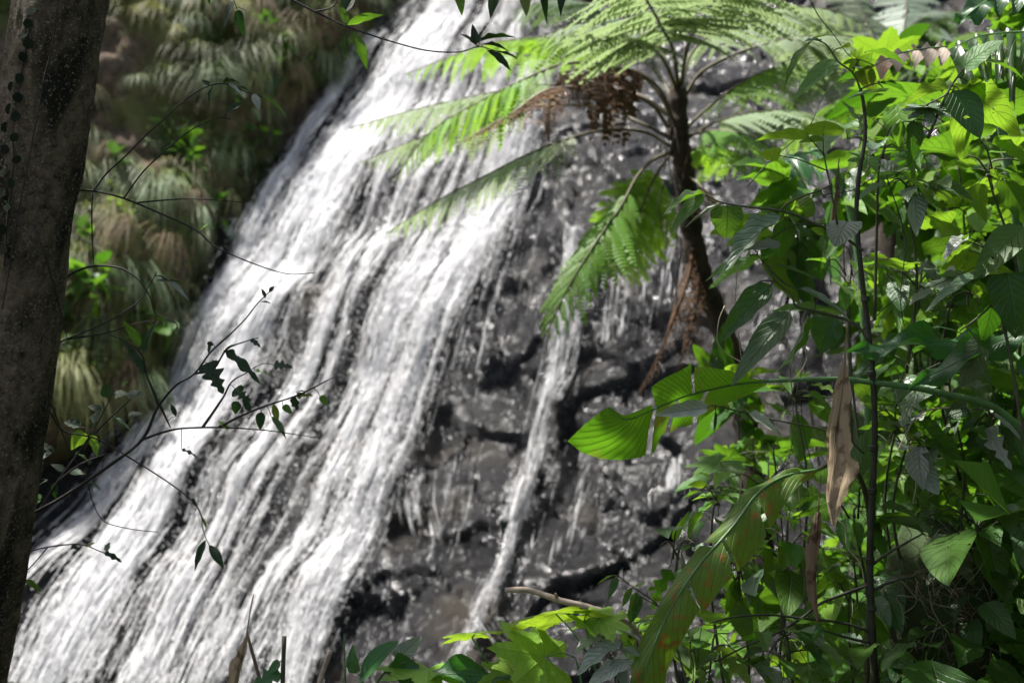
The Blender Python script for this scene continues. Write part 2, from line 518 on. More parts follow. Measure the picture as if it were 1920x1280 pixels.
def bank_mat():
    m, nt, out = nodes("mossy_bank")
    tc = N(nt, "ShaderNodeTexCoord")
    o = tc.outputs['Object']
    big = N(nt, "ShaderNodeTexNoise", ins={'Vector': o, 'Scale': 0.8, 'Detail': 7.0, 'Roughness': 0.65})
    mid = N(nt, "ShaderNodeTexNoise", ins={'Vector': o, 'Scale': 8.0, 'Detail': 9.0, 'Roughness': 0.75})
    col = mixc(nt, ramp(nt, mid.outputs[0], [(0.35, (0, 0, 0)), (0.66, (1, 1, 1))]), (0.06, 0.046, 0.03), (0.26, 0.19, 0.12))
    col = mixc(nt, ramp(nt, big.outputs[0], [(0.50, (0, 0, 0)), (0.60, (1, 1, 1))]), col, (0.15, 0.16, 0.05))
    bp = N(nt, "ShaderNodeBump", ins={'Strength': 0.9, 'Distance': 0.2, 'Height': mid.outputs[0]})
    pb = N(nt, "ShaderNodeBsdfPrincipled", ins={'Base Color': col, 'Roughness': 0.85, 'Normal': bp.outputs[0], 'Specular IOR Level': 0.25})
    nt.links.new(pb.outputs[0], out.inputs[0])
    return m


MAT['bank'] = bank_mat()
m, nt, out = nodes("pool_water")
nz = N(nt, "ShaderNodeTexNoise", ins={'Scale': 3.0, 'Detail': 4.0})
bp = N(nt, "ShaderNodeBump", ins={'Strength': 0.4, 'Distance': 0.05, 'Height': nz.outputs[0]})
pb = N(nt, "ShaderNodeBsdfPrincipled", ins={'Base Color': (0.03, 0.04, 0.035, 1), 'Roughness': 0.08, 'Normal': bp.outputs[0]})
nt.links.new(pb.outputs[0], out.inputs[0])
MAT['pool'] = m

# ------------------------------------------------------------------ rock face
PA, PB, PY0 = 0.70, -0.36, 10.3
NRM = Vector((PB, -1.0, PA)).normalized()
E1 = Vector((1.0, PB, 0.0)).normalized()
E2 = E1.cross(NRM)
if E2.z < 0:
    E2 = -E2
ORG = Vector((0, PY0, 0))


def onplane(px, py):
    """(a, b) coordinates on the sloping rock plane seen at px, py"""
    d = P(px, py, 1.0) - CAM
    t = (ORG - CAM).dot(NRM) / d.dot(NRM)
    q = CAM + d * t - ORG
    return q.dot(E1), q.dot(E2)


def seg_dist(a, b, poly):
    """distance, signed side and parameter to a polyline, for arrays a, b"""
    best = np.full(np.shape(a), 1e9); side = np.zeros(np.shape(a)); par = np.zeros(np.shape(a))
    for i in range(len(poly) - 1):
        x0, y0 = poly[i]; x1, y1 = poly[i + 1]
        dx, dy = x1 - x0, y1 - y0
        L2 = dx * dx + dy * dy
        t = np.clip(((a - x0) * dx + (b - y0) * dy) / L2, 0, 1)
        d = np.hypot(a - x0 - t * dx, b - y0 - t * dy)
        s = np.sign(dx * (b - y0) - dy * (a - x0))
        m = d < best
        best = np.where(m, d, best); side = np.where(m, s, side); par = np.where(m, i + t, par)
    return best, side, par


CRACKS = [  # picture polylines of the visible joints, lower-left to upper-right
    ([(990, 1165), (1050, 1105), (1110, 1075), (1190, 1025), (1255, 975), (1330, 925), (1420, 880)], 0.20, 0.055),
    ([(1030, 815), (1060, 775), (1095, 735), (1140, 712), (1220, 706), (1300, 690)], 0.15, 0.045),
    ([(770, 890), (830, 835), (880, 790), (930, 800), (1000, 785)], 0.12, 0.04),
    ([(940, 690), (985, 665), (1010, 640)], 0.10, 0.035),
    ([(680, 1095), (720, 1070), (800, 1055), (830, 1085)], 0.11, 0.04),
    ([(860, 985), (905, 970), (935, 1000), (950, 950), (985, 880)], 0.12, 0.04),
    ([(1180, 620), (1240, 612), (1300, 620)], 0.08, 0.035),
    ([(1050, 1290), (1120, 1230), (1230, 1180)], 0.11, 0.04),
]
CR = [([onplane(*p) for p in poly], dep, w) for poly, dep, w in CRACKS]
CELLS = np.array([onplane(px, py) for px, py in [
    (600, 250), (850, 150), (1100, 150), (300, 1000), (560, 700), (760, 620), (900, 560), (1010, 480), (960, 740), (1130, 600),
    (1260, 560), (1090, 860), (860, 880), (790, 990), (920, 1060), (780, 1180), (1060, 1010), (1180, 860), (1300, 780),
    (1230, 1090), (1380, 1010), (1000, 1230), (560, 1050), (350, 1250), (1500, 650), (1500, 400), (1700, 900), (1650, 500), (1450, 1230), (1250, 330)]])
CELL_OFF = np.array([R(-0.05, 0.06) for _ in CELLS])


def cells(a, b):
    aw = a + 0.22 * fbm(a * 1.3, b * 1.3, 3.1, 3, 5)
    bw = b + 0.22 * fbm(a * 1.3, b * 1.3, 8.7, 3, 9)
    d = np.hypot(aw[..., None] - CELLS[:, 0], (bw[..., None] - CELLS[:, 1]) * 0.9)
    o = np.argsort(d, axis=-1)
    d1 = np.take_along_axis(d, o[..., :1], -1)[..., 0]
    d2 = np.take_along_axis(d, o[..., 1:2], -1)[..., 0]
    return o[..., 0], (d2 - d1)


def facets(a, b, size, seed):
    """angular facets: every small cell is a plane of its own tilt"""
    x, y = a / size, b / size
    xi, yi = np.floor(x).astype(np.int64), np.floor(y).astype(np.int64)
    best = np.full(np.shape(x), 1e9); val = np.zeros(np.shape(x))
    for dx in (-1, 0, 1):
        for dy in (-1, 0, 1):
            cx, cy = xi + dx, yi + dy
            px_ = cx + _hash(cx, cy, 1, seed); py_ = cy + _hash(cx, cy, 2, seed)
            d = (x - px_) ** 2 + (y - py_) ** 2
            v = (_hash(cx, cy, 3, seed) - 0.5) * (x - px_) + (_hash(cx, cy, 4, seed) - 0.5) * (y - py_) + 0.35 * (_hash(cx, cy, 5, seed) - 0.5)
            m = d < best
            best = np.where(m, d, best); val = np.where(m, v, val)
    return val * size


def rock_h(a, b, detail=True):
    """relief of the rock, metres out of the plane"""
    a = np.asarray(a, float); b = np.asarray(b, float)
    h = 0.30 * fbm(a * 0.35, b * 0.35, 1.7, 3, 2)
    if detail:
        ci, gap = cells(a, b)
        h = h + CELL_OFF[ci] * np.clip(gap / 0.12, 0, 1)
        lay = b * 0.55 + 0.55 * a + 0.9 * fbm(a * 0.6, b * 0.6, 4.0, 3, 21)      # tilted bedding
        h = h - 0.07 * (lay - np.floor(lay)) ** 3
        h = h - 0.05 * np.exp(-(gap / 0.03) ** 2) * (0.3 + 0.7 * np.clip(vnoise(a * 0.9, b * 0.9, 2, 44) + 0.5, 0, 1))
        h = h + 0.05 * fbm(a * 1.6, b * 1.3, 0.3, 3, 31) + 0.020 * fbm(a * 5.0, b * 4.0, 0.9, 3, 63, 0.6)
        fa = a + 0.10 * fbm(a * 2.2, b * 2.2, 5.5, 3, 131); fb = b + 0.10 * fbm(a * 2.2, b * 2.2, 9.5, 3, 132)
        h = h + 0.42 * facets(fa + 0.5 * fb, fb * 0.8 - 0.3 * fa, 0.75, 141) + 0.34 * facets(fa, fb, 0.26, 142) + 0.30 * facets(fa, fb, 0.11, 143)
        wa, wb = a + 0.05 * vnoise(a * 5, b * 5, 1, 77), b + 0.05 * vnoise(a * 5, b * 5, 7, 78)
        for poly, dep, w in CR:
            d, s, par = seg_dist(wa, wb, poly)
            w = w * (0.35 + 0.5 * np.abs(vnoise(wa * 2.5, wb * 2.5, 4, 79)))
            h = h - dep * np.exp(-(d / w) ** 2) + np.where(s > 0, 0.06, -0.03) * np.exp(-d / 0.45) * np.clip(d / 0.03, 0, 1)
    return h


def rock_pt(a, b, h):
    a = np.asarray(a); b = np.asarray(b)
    o, e1, e2, n = (np.array(v) for v in (ORG, E1, E2, NRM))
    return o + a[..., None] * e1 + b[..., None] * e2 + np.asarray(h)[..., None] * n


a_ax = np.arange(-9.0, 9.2, 0.042)
b_ax = np.arange(-0.6, 15.5, 0.042)
AA, BB = np.meshgrid(a_ax, b_ax)
HH = rock_h(AA, BB)
VV = rock_pt(AA, BB, HH).reshape(-1, 3)
CI = cells(AA, BB)[0]
nb, na = AA.shape
idx = np.arange(nb * na).reshape(nb, na)
FF = np.stack([idx[:-1, :-1], idx[:-1, 1:], idx[1:, 1:], idx[1:, :-1]], -1).reshape(-1, 4)
FC = CI[:-1, :-1].reshape(-1)
# the solid cliff behind the slabs: a coarse sheet well inside the rock that carries them
ca, cb = np.meshgrid(np.linspace(-26, 24, 60), np.linspace(-1.5, 20, 40))
chh = -0.9 + 0.5 * fbm(ca * 0.3, cb * 0.3, 0, 3, 3) - np.where((np.abs(ca) < 9.5), 0.25, 0)
cV = rock_pt(ca, cb, chh).reshape(-1, 3)
ci = np.arange(ca.size).reshape(ca.shape)
cF = np.stack([ci[:-1, :-1], ci[:-1, 1:], ci[1:, 1:], ci[1:, :-1]], -1).reshape(-1, 4)
rock = struct("rock_face", mesh_np("rock_face", cV, cF), MAT['rock'])
for c in range(len(CELLS)):
    fs = FF[FC == c]
    if not len(fs):
        continue
    u, inv = np.unique(fs, return_inverse=True)
    part("rock_slab", mesh_np("rock_slab", VV[u], inv.reshape(-1, 4)), MAT['rock'], rock)

# ground and pool
gv, gu = np.meshgrid(np.linspace(-120, 120, 90), np.linspace(-120, 140, 90))
gz = 0.12 * fbm(gv * 0.4, gu * 0.4, 0, 3, 8) - 0.12
gV = np.stack([gv, gu, gz], -1).reshape(-1, 3)
gi = np.arange(gv.size).reshape(gv.shape)
gF = np.stack([gi[:-1, :-1], gi[:-1, 1:], gi[1:, 1:], gi[1:, :-1]], -1).reshape(-1, 4)
struct("ground", mesh_np("ground", gV, gF), MAT['soil'])
pl = MB()
ring = [Vector((-1.5 + 6.5 * math.cos(t) * (1 + 0.1 * math.sin(3 * t)), 8.6 + 2.0 * math.sin(t), 0.16)) for t in np.linspace(0, 2 * math.pi, 40, endpoint=False)]
struct("pool", mesh("pool", ring, [tuple(range(40))]), MAT['pool'])

# ------------------------------------------------------------------ the falling water
LANES = [  # picture polyline, half width in picture pixels, share of the strands, opacity of the sheet
    ([(880, -40), (850, 40), (815, 100), (770, 160), (715, 230), (640, 340), (575, 450), (515, 550), (460, 640), (405, 750), (355, 860), (295, 980), (235, 1080), (175, 1180), (105, 1310)], 37, 1.0, 1.0),
    ([(920, -40), (895, 60), (870, 130), (835, 220), (780, 330), (710, 450), (640, 570), (575, 690), (515, 800), (450, 920), (385, 1050), (320, 1170), (255, 1310)], 44, 0.70, 0.52),
    ([(975, -40), (960, 150), (930, 250), (880, 350), (830, 440), (770, 550), (720, 640), (665, 740), (610, 850), (555, 970), (490, 1100), (420, 1240), (390, 1310)], 44, 0.65, 0.46),
    ([(1010, 150), (985, 280), (945, 380), (905, 455), (855, 550), (815, 625), (772, 715), (738, 800), (700, 885), (660, 975), (620, 1065), (580, 1165), (540, 1310)], 26, 0.9, 1.0),
    ([(720, 90), (640, 195), (560, 335), (500, 440), (440, 555), (390, 650), (330, 760)], 12, 0.2, 0.45),
    ([(320, 790), (230, 920), (150, 1040), (60, 1140), (-40, 1250)], 22, 0.22, 0.25),
    ([(90, 1080), (50, 1120), (10, 1170)], 6, 0.06, 0.5),
    ([(1090, 470), (1078, 560), (1060, 650), (1035, 740), (1010, 830), (985, 920), (968, 990), (948, 1070), (918, 1150), (885, 1230), (860, 1310)], 9, 0.075, 0.28),
    ([(1150, 520), (1110, 600), (1085, 655), (1040, 760)], 8, 0.05, 0.22),
    ([(1020, 300), (990, 400), (962, 500), (935, 600), (900, 700)], 18, 0.10, 0.22),
    ([(985, 900), (960, 980)], 13, 0.04, 0.3),
    ([(1085, 830), (1062, 900), (1040, 1000), (1028, 1090)], 10, 0.05, 0.15),
    ([(1500, 370), (1482, 480), (1500, 560), (1465, 650)], 28, 0.10, 0.42),
    ([(780, 890), (775, 940), (790, 1000)], 9, 0.02, 0.12),
    ([(870, 840), (850, 950), (830, 1050)], 14, 0.02, 0.08),
    ([(1240, 460), (1190, 560), (1170, 660)], 40, 0.05, 0.10),
    ([(960, 1180), (1010, 1250), (1000, 1310)], 16, 0.03, 0.15),
    ([(1270, 860), (1260, 920)], 5, 0.01, 0.1),
]
LN = []
for poly, hw, wt, op in LANES:
    pp = [onplane(*p) for p in poly]
    ws = [abs(onplane(p[0] + hw, p[1])[0] - onplane(p[0] - hw, p[1])[0]) / 2 for p in poly]
    if op <= 0.26:      # mere trickles: spread thin
        ws = [w * 2.2 for w in ws]; wt *= 0.4
    LN.append((pp, ws, wt, op))


def lane_dens(a, b):
    d_all = np.zeros(np.shape(a))
    for pp, ws, wt, op in LN:
        op = op if op > 0.4 else (op * 0.8 if op > 0.26 else 0.0)
        d, s, par = seg_dist(a, b, pp)
        w = np.interp(par, np.arange(len(ws)), ws)
        ends = np.clip(par * 1.5, 0, 1) * np.clip((len(pp) - 1 - par) * 1.5 + (op > 0.55), 0, 1)
        d_all = np.maximum(d_all, op * np.exp(-(d / (w * 1.15)) ** 2) * np.maximum(ends, 0.15 * (op > 0.9)))
    return d_all


slope = np.polyfit([q[1] for q in LN[0][0]], [q[0] for q in LN[0][0]], 1)[0]
slope2 = np.polyfit([q[1] for q in LN[7][0]], [q[0] for q in LN[7][0]], 1)[0]


def flow_across(a, b):
    """distance across the run of the water, so streaks follow the fall"""
    mx = np.clip((a - slope * b - (LN[3][0][5][0] - slope * LN[3][0][5][1])) / 1.5, 0, 1)
    return a - (slope * (1 - mx) + slope2 * mx) * b


def streak(a, b):
    ac = flow_across(a, b)
    return 0.55 * fbm(ac * 2.6, b * 0.22, 0, 2, 301) + 0.75 * fbm(ac * 11.0, b * 0.42, 0, 3, 302)


# film of water over the whole wetted band of rock, cut out where nothing flows
ga, gb = np.meshgrid(np.arange(-8.5, 6.5, 0.03), np.arange(-0.4, 15.0, 0.08))
dens = lane_dens(ga + 0.10 * fbm(ga * 2.0, gb * 0.6, 0, 3, 90), gb)
dens = np.where(dens > 0.03, np.clip(dens + 0.38 * streak(ga, gb) * np.clip(dens * 3, 0, 1), 0.02, 1.5), 0)
gh = rock_h(ga, gb, False) + 0.13 + 0.022 * fbm(ga * 5.0, gb * 0.5, 5, 3, 91) + 0.03 * dens
WV = rock_pt(ga, gb, gh).reshape(-1, 3)
# flow coordinates: across and along the fall (streaks follow the run of the main lanes)
across = flow_across(ga, gb)
WU = np.stack([across, gb], -1).reshape(-1, 2)
wi = np.arange(ga.size).reshape(ga.shape)
wF = np.stack([wi[:-1, :-1], wi[:-1, 1:], wi[1:, 1:], wi[1:, :-1]], -1).reshape(-1, 4)
dm = dens.reshape(-1)
wF = wF[dm[wF].max(axis=1) > 0.03]
u, inv = np.unique(wF, return_inverse=True)
wm = mesh_np("waterfall", WV[u], inv.reshape(-1, 4), True, WU[u])
at = wm.attributes.new("dens", 'FLOAT', 'POINT')
at.data.foreach_set("value", dm[u].astype(np.float32))
fall = struct("waterfall", wm, MAT['sheet'])

# the threads and drops of white water thrown off that film
sv, sf, sn = [], [], 0
tot = sum(l[2] for l in LN)
for pp, ws, wt, op in LN:
    pa = np.array(pp)
    seglen = np.hypot(*np.diff(pa, axis=0).T)
    cum = np.concatenate([[0], np.cumsum(seglen)])
    ns = int(70000 * wt / tot)
    S0 = rng.uniform(-0.1, cum[-1], ns)
    LAT = rng.normal(0, 0.75, ns)
    LEN = rng.gamma(1.8, 0.20, ns) * rng.uniform(0.4, 1, ns)
    WID = rng.uniform(0.0018, 0.0058, ns)
    HGT = rng.gamma(2.0, 0.02, ns)
    PH = rng.uniform(0, 100, ns)
    nk = 5
    tt = np.linspace(0, 1, nk)
    S = np.clip(S0[:, None] + LEN[:, None] * tt, 0, cum[-1])
    A = np.interp(S, cum, pa[:, 0]); B = np.interp(S, cum, pa[:, 1])
    Wd = np.interp(S, cum, ws)
    A = A + LAT[:, None] * Wd + 0.005 * np.sin(PH[:, None] + tt * 4) + 0.01 * vnoise(A * 2 + LAT[:, None], B * 1.2, 0, 5)
    gate = streak(A[:, 2], B[:, 2]) + 1.1 * (max(op, 0.58) - 0.62) + rng.normal(0, 0.22, ns) > 0.0
    A, B, HGT, WID = A[gate], B[gate], HGT[gate], WID[gate]
    ns = len(A)
    H = rock_h(A, B, False) + 0.13 + HGT[:, None]
    prof = np.sin(np.pi * (0.08 + 0.84 * tt)) * WID[:, None]
    Lp = rock_pt(A - prof, B, H); Rp = rock_pt(A + prof, B, H + 0.012)
    vv = np.stack([Lp, Rp], 2).reshape(-1, 3)
    base = sn + (np.arange(ns) * nk * 2)[:, None, None]
    k = (np.arange(nk - 1) * 2)[None, :, None]
    q = base + k + np.array([0, 1, 3, 2])[None, None, :]
    sv.append(vv); sf.append(q.reshape(-1, 4)); sn += len(vv)
sm = mesh_np("water_threads", np.concatenate(sv), np.concatenate(sf))
o = part("water_threads", sm, MAT['strand'], fall)
o["kind"] = "stuff"
# drops
dv, dfc, dn = [], [], 0
octv = np.array([(1, 0, 0), (-1, 0, 0), (0, 1, 0), (0, -1, 0), (0, 0, 1), (0, 0, -1)], float)
octf = np.array([(0, 2, 4), (2, 1, 4), (1, 3, 4), (3, 0, 4), (2, 0, 5), (1, 2, 5), (3, 1, 5), (0, 3, 5)])
for pp, ws, wt, op in LN:
    pa = np.array(pp)
    cum = np.concatenate([[0], np.cumsum(np.hypot(*np.diff(pa, axis=0).T))])
    ns = int((34000 if op > 0.5 else 5000) * wt / tot)
    S = rng.uniform(0, cum[-1], ns)
    A = np.interp(S, cum, pa[:, 0]) + rng.normal(0, 1.0 + 0.8 * (op < 0.6), ns) * np.interp(S, cum, ws)
    B = np.interp(S, cum, pa[:, 1])
    H = rock_h(A, B, False) + 0.13 + rng.gamma(2.0, 0.05, ns)
    ctr = rock_pt(A, B, H)
    sz = rng.uniform(0.002, 0.006, ns)
    V = ctr[:, None, :] + octv[None] * sz[:, None, None] * np.array([1, 1, 2.2])
    dv.append(V.reshape(-1, 3))
    dfc.append((octf[None] + (dn + np.arange(ns) * 6)[:, None, None]).reshape(-1, 3)); dn += ns * 6
ns = 4200
PXS = rng.uniform(560, 1560, ns * 3); PYS = rng.uniform(200, 1290, ns * 3)
AB = np.array([onplane(x, y) for x, y in zip(PXS, PYS)])
ok = fbm(AB[:, 0] * 2.6, AB[:, 1] * 0.8, 0, 3, 97) + 0.5 * vnoise(AB[:, 0] * 14, AB[:, 1] * 2.5, 0, 98) + rng.normal(0, 0.25, len(AB)) > 0.42
AB = AB[ok][:ns]
ctr = rock_pt(AB[:, 0], AB[:, 1], rock_h(AB[:, 0], AB[:, 1]) + 0.010)
sz = rng.uniform(0.0009, 0.0024, len(AB))
dnf = np.array(E1) * slope2 + np.array(E2)
stre = rng.gamma(1.5, 9.0, len(AB)) + 2.0
V = ctr[:, None, :] + octv[None] * sz[:, None, None]
V[:, 4, :] += dnf * (sz * stre)[:, None]; V[:, 5, :] -= dnf * (sz * stre)[:, None]
dv.append(V.reshape(-1, 3)); dfc.append((octf[None] + (dn + np.arange(len(AB)) * 6)[:, None, None]).reshape(-1, 3)); dn += len(AB) * 6
o = part("water_drops", mesh_np("water_drops", np.concatenate(dv), np.concatenate(dfc)), MAT['strand'], fall)
o["kind"] = "stuff"

# ------------------------------------------------------------------ mossy bank beside the fall
EDGE = [(830, -170), (775, -60), (715, 50), (660, 150), (620, 205), (520, 330), (450, 440), (400, 560), (350, 690), (265, 770), (150, 850), (30, 915), (-90, 1000), (-220, 1110), (-340, 1220), (-450, 1340)]
EP = [onplane(*p) for p in EDGE]
EPW = smooth_path([Vector(tuple(rock_pt(np.array(a), np.array(b), np.array(0.0)))) for a, b in EP], 10)
NS, NT = len(EPW), 130
EPA = np.array([tuple(p) for p in EPW])


def bank_pt(s, t):
    """s 0..1 along the edge from the top, t metres away from the water"""
    s = np.asarray(s, float); t = np.asarray(t, float)
    x = s * (NS - 1)
    base = np.stack([np.interp(x, np.arange(NS), EPA[:, k]) for k in range(3)], -1)
    tb = np.clip(t, 0, None)
    out = 0.75 * (1 - np.exp(-tb / 0.5)) - 0.9 * np.exp(-((t + 0.6) / 0.75) ** 2)
    p = base + t[..., None] * np.array([-0.80, -0.36, 0.17]) + out[..., None] * np.array([0.10, -0.85, 0.10])
    nz = 0.42 * fbm(p[..., 0] * 0.7, p[..., 2] * 0.7, p[..., 1] * 0.3, 3, 51) + 0.16 * fbm(p[..., 0] * 2.6, p[..., 2] * 2.6, p[..., 1], 4, 52, 0.6)
    return p + (nz * np.clip((tb + 0.3) / 0.6, 0, 1))[..., None] * np.array([-0.25, -0.9, 0.3])


ss, tt_ = np.meshgrid(np.linspace(0, 1, 260), np.concatenate([np.linspace(-0.8, 2.5, 70), np.linspace(2.6, 11, 80)]), indexing='ij')
bV = bank_pt(ss, tt_).reshape(-1, 3)
bi = np.arange(ss.size).reshape(ss.shape)
bF = np.stack([bi[:-1, :-1], bi[:-1, 1:], bi[1:, 1:], bi[1:, :-1]], -1).reshape(-1, 4)
struct("bank", mesh_np("bank", bV, bF[:, ::-1]), MAT['bank'])


def bank_normal(s, t):
    e = 0.004
    p = bank_pt(np.array([s, s + e, s]), np.array([t, t, t + 0.15]))
    n = np.cross(p[1] - p[0], p[2] - p[0])
    n = Vector(n).normalized()
    if n.y > 0:
        n = -n
    return Vector(p[0]), n


# grass tussocks hanging down the bank
def tussock_mesh(seed):
    r = random.Random(seed)
    lean = r.uniform(-0.7, 0.7)
    spread = r.uniform(0.35, 0.8)
    mb = MB()
    for i in range(85):
        an = r.gauss(lean, spread)
        outv = Vector((math.sin(an), -math.cos(an) * 0.6, 0))
        L = r.uniform(0.40, 1.5)
        w = r.uniform(0.004, 0.010)
        sx = r.gauss(0, 0.10)
        lift = r.uniform(0.05, 0.55)
        rows = []
        p = Vector((sx, 0.02, r.uniform(-0.05, 0.05)))
        d = (outv * 0.8 + Vector((0, -0.3, lift))).normalized()
        side = Vector((math.cos(an), math.sin(an) * 0.6, 0.25 * r.uniform(-1, 1))).normalized()
        for k in range(7):
            ww = w * (1 - (k / 6) ** 2 * 0.92)
            rows.append([p - side * ww, p + side * ww])
            p = p + d * (L / 6)
            d = (d + Vector((0, 0.05, -0.62))).normalized()
        mb.grid(rows)
    return mb.build("grass_tussock")


TUS = [tussock_mesh(i) for i in range(10)]
TUSSOCK_PX = []
tries = 0
while len(TUSSOCK_PX) < 150 and tries < 9000:
    tries += 1
    s, t = R(0.02, 0.75), R(0.25, 4.2)
    p, n = bank_normal(s, t)
    x, y, d = proj(p)
    if not (90 < x < 760 and -60 < y < 760):
        continue
    if 170 < x < 360 and y < 300 and random.random() < 0.85:
        continue
    if any((x - a) ** 2 + (y - b) ** 2 < 19 ** 2 for a, b in TUSSOCK_PX):
        continue
    TUSSOCK_PX.append((x, y))
    o = link("grass_tussock", random.choice(TUS), MAT[random.choice(['grass', 'grass', 'grass', 'grassolive', 'grassolive', 'grassdry'])])
    o.rotation_mode = 'QUATERNION'
    o["label"] = "tussock of long drooping grass hanging on the mossy bank beside the waterfall"
    o["category"] = "grass tussock"
    o["group"] = "grass tussocks hanging on the bank"
    sc_ = R(0.4, 0.95)
    o.matrix_basis = Matrix.Translation(p + n * 0.03) @ Matrix.Rotation(R(-0.7, 0.7), 4, 'Z') @ Matrix.Rotation(R(-0.25, 0.25), 4, 'Y') @ Matrix.Diagonal((sc_ * R(0.7, 1.2), sc_, sc_ * R(0.75, 1.2), 1))

# small-leaved creepers covering the bank: nobody could count them
def leaf_cloud(name, pts, nrm, size, rs):
    """one mesh of many small diamond leaves at the given points"""
    n = len(pts)
    d = rs.normal(0, 1, (n, 3)); d[:, 2] -= 0.6
    d /= np.linalg.norm(d, axis=1)[:, None]
    nn = nrm + rs.normal(0, 0.55, (n, 3))
    x = np.cross(d, nn); x /= np.linalg.norm(x, axis=1)[:, None] + 1e-9
    z = np.cross(x, d)
    L = size * rs.uniform(0.5, 1.3, n)[:, None]
    w = L * rs.uniform(0.28, 0.5, n)[:, None]
    V = np.stack([pts, pts + d * L * 0.45 + x * w + z * L * 0.08, pts + d * L - z * L * 0.15, pts + d * L * 0.45 - x * w + z * L * 0.08], 1).reshape(-1, 3)
    F = (np.arange(n) * 4)[:, None] + np.array([[0, 1, 2, 3]])
    uv = np.tile(np.array([(0.5, 0), (1, 0.5), (0.5, 1), (0, 0.5)]), (n, 1))
    return mesh_np(name, V, F, False, uv)


ns = 40000
s_ = rng.uniform(0.0, 0.9, ns); t_ = rng.uniform(-0.1, 6.0, ns)
pp_ = bank_pt(s_, t_)
cl = fbm(pp_[:, 0] * 0.9, pp_[:, 2] * 0.9, 3, 3, 71)
vx = (pp_ - np.array(CAM))
dpt = vx @ np.array(FWD)
pxs = 960 + (vx @ np.array(RGT)) / dpt / K * 1920
pys = 640 - (vx @ np.array(UPV)) / dpt / K * 1920
bare = (pxs < 380) & (pys < 330)
keep = (cl > np.where(bare, 0.55, -0.12)) & (pxs > -60)
pp_ = pp_[keep]
pp_ = pp_ + np.array([-0.1, -0.8, 0.3]) * rng.uniform(0.0, 0.25, len(pp_))[:, None]
o = struct("ground_cover", leaf_cloud("ground_cover", pp_, np.tile(np.array([-0.1, -0.7, 0.7]), (len(pp_), 1)), 0.085, rng), leaf_mat("creeper_leaf", (0.09, 0.15, 0.035), (0.12, 0.19, 0.05), (0.24, 0.38, 0.04), vb=0.1), "stuff",
           "small leafy creepers covering the mossy bank")
o["category"] = "creepers"

# ------------------------------------------------------------------ leaves: shapes shared by all plants
def leaf_shape(name, prof, ny=14, nx=6, droop=0.12, fold=0.10, wave=0.0, twist=0.0, waves=3.0, curl=0.0, seed=0):
    """unit leaf: base at the origin, tip at y=1, upper face +z, width 1 at its widest"""
    rows, uvs = [], []
    r = random.Random(seed)
    for i in range(ny + 1):
        t = i / ny
        w = prof(t)
        row, uvr = [], []
        for j in range(nx + 1):
            s = -1 + 2 * j / nx
            x = s * w * 0.5
            z = -droop * t * t + fold * abs(s) * w * 0.5 + wave * math.sin(t * waves * 2 * math.pi + (1.3 if s > 0 else 0)) * s * s * w * 0.5
            z -= curl * s * s * w * 0.35
            yb = t + 0.02 * abs(s) * w * math.sin(9 * t + seed)
            a = twist * t
            row.append((x * math.cos(a) - z * math.sin(a) * 0.3, yb, z + x * math.sin(a)))
            uvr.append((0.5 + s * 0.5, t))
        rows.append(row); uvs.append(uvr)
    mb = MB()
    mb.grid(rows, uvs)
    return mb.build(name)


def p_ovate(t):      # broad near the base, drawn-out tip
    return max(0.012, (math.sin(math.pi * min(1, t ** 0.62)) ** 0.8) * (1 - 0.12 * t)) if t < 0.999 else 0.004


def p_heart(t):
    return max(0.01, math.sin(math.pi * (0.16 + 0.84 * t) ** 0.75) ** 0.75) if t < 0.999 else 0.004


def p_lance(t):
    return max(0.01, math.sin(math.pi * t ** 0.8) ** 1.15) if t < 0.999 else 0.004


def p_strap(t):
    return max(0.02, min(1, t * 7 + 0.15) * (1 - max(0, (t - 0.55) / 0.45) ** 1.8)) if t < 0.999 else 0.004


def rag(f, seed):
    """a chewed edge"""
    r = random.Random(seed)
    bites = [(r.uniform(0.2, 0.85), r.uniform(0.03, 0.10), r.uniform(0.25, 0.7)) for _ in range(4)]
    return lambda t: f(t) * min(1 - d * math.exp(-((t - c) / w) ** 2) for c, w, d in bites)


SH = {
    'ovate': [leaf_shape("ovate_leaf", p_ovate, droop=0.10 + 0.06 * k, fold=0.10 + 0.05 * k, wave=0.03 * k, twist=0.15 * (k - 1), seed=k) for k in range(4)],
    'heart': [leaf_shape("heart_leaf", p_heart, droop=0.12 + 0.06 * k, fold=0.06, wave=0.05, twist=0.1 * k, seed=k + 5) for k in range(3)],
    'lance': [leaf_shape("lance_leaf", p_lance, droop=0.10 + 0.10 * k, fold=0.16, wave=0.04, twist=0.2 * (k - 1), nx=4, seed=k + 9) for k in range(3)],
    'ragged': [leaf_shape("ragged_leaf", rag(p_ovate, 31 + k), ny=22, droop=0.2, fold=0.05, wave=0.12, seed=k + 15) for k in range(3)],
    'strap': [leaf_shape("strap_leaf", p_strap, ny=26, nx=6, droop=0.14, fold=0.05, wave=0.24, waves=2.2, seed=21)],
}
for sh, seed in (('oval', 3),):
    SH['oval'] = [leaf_shape("oval_leaf", lambda t: max(0.01, math.sin(math.pi * t) ** 0.6), ny=8, nx=4, droop=0.05, fold=0.05, seed=3)]


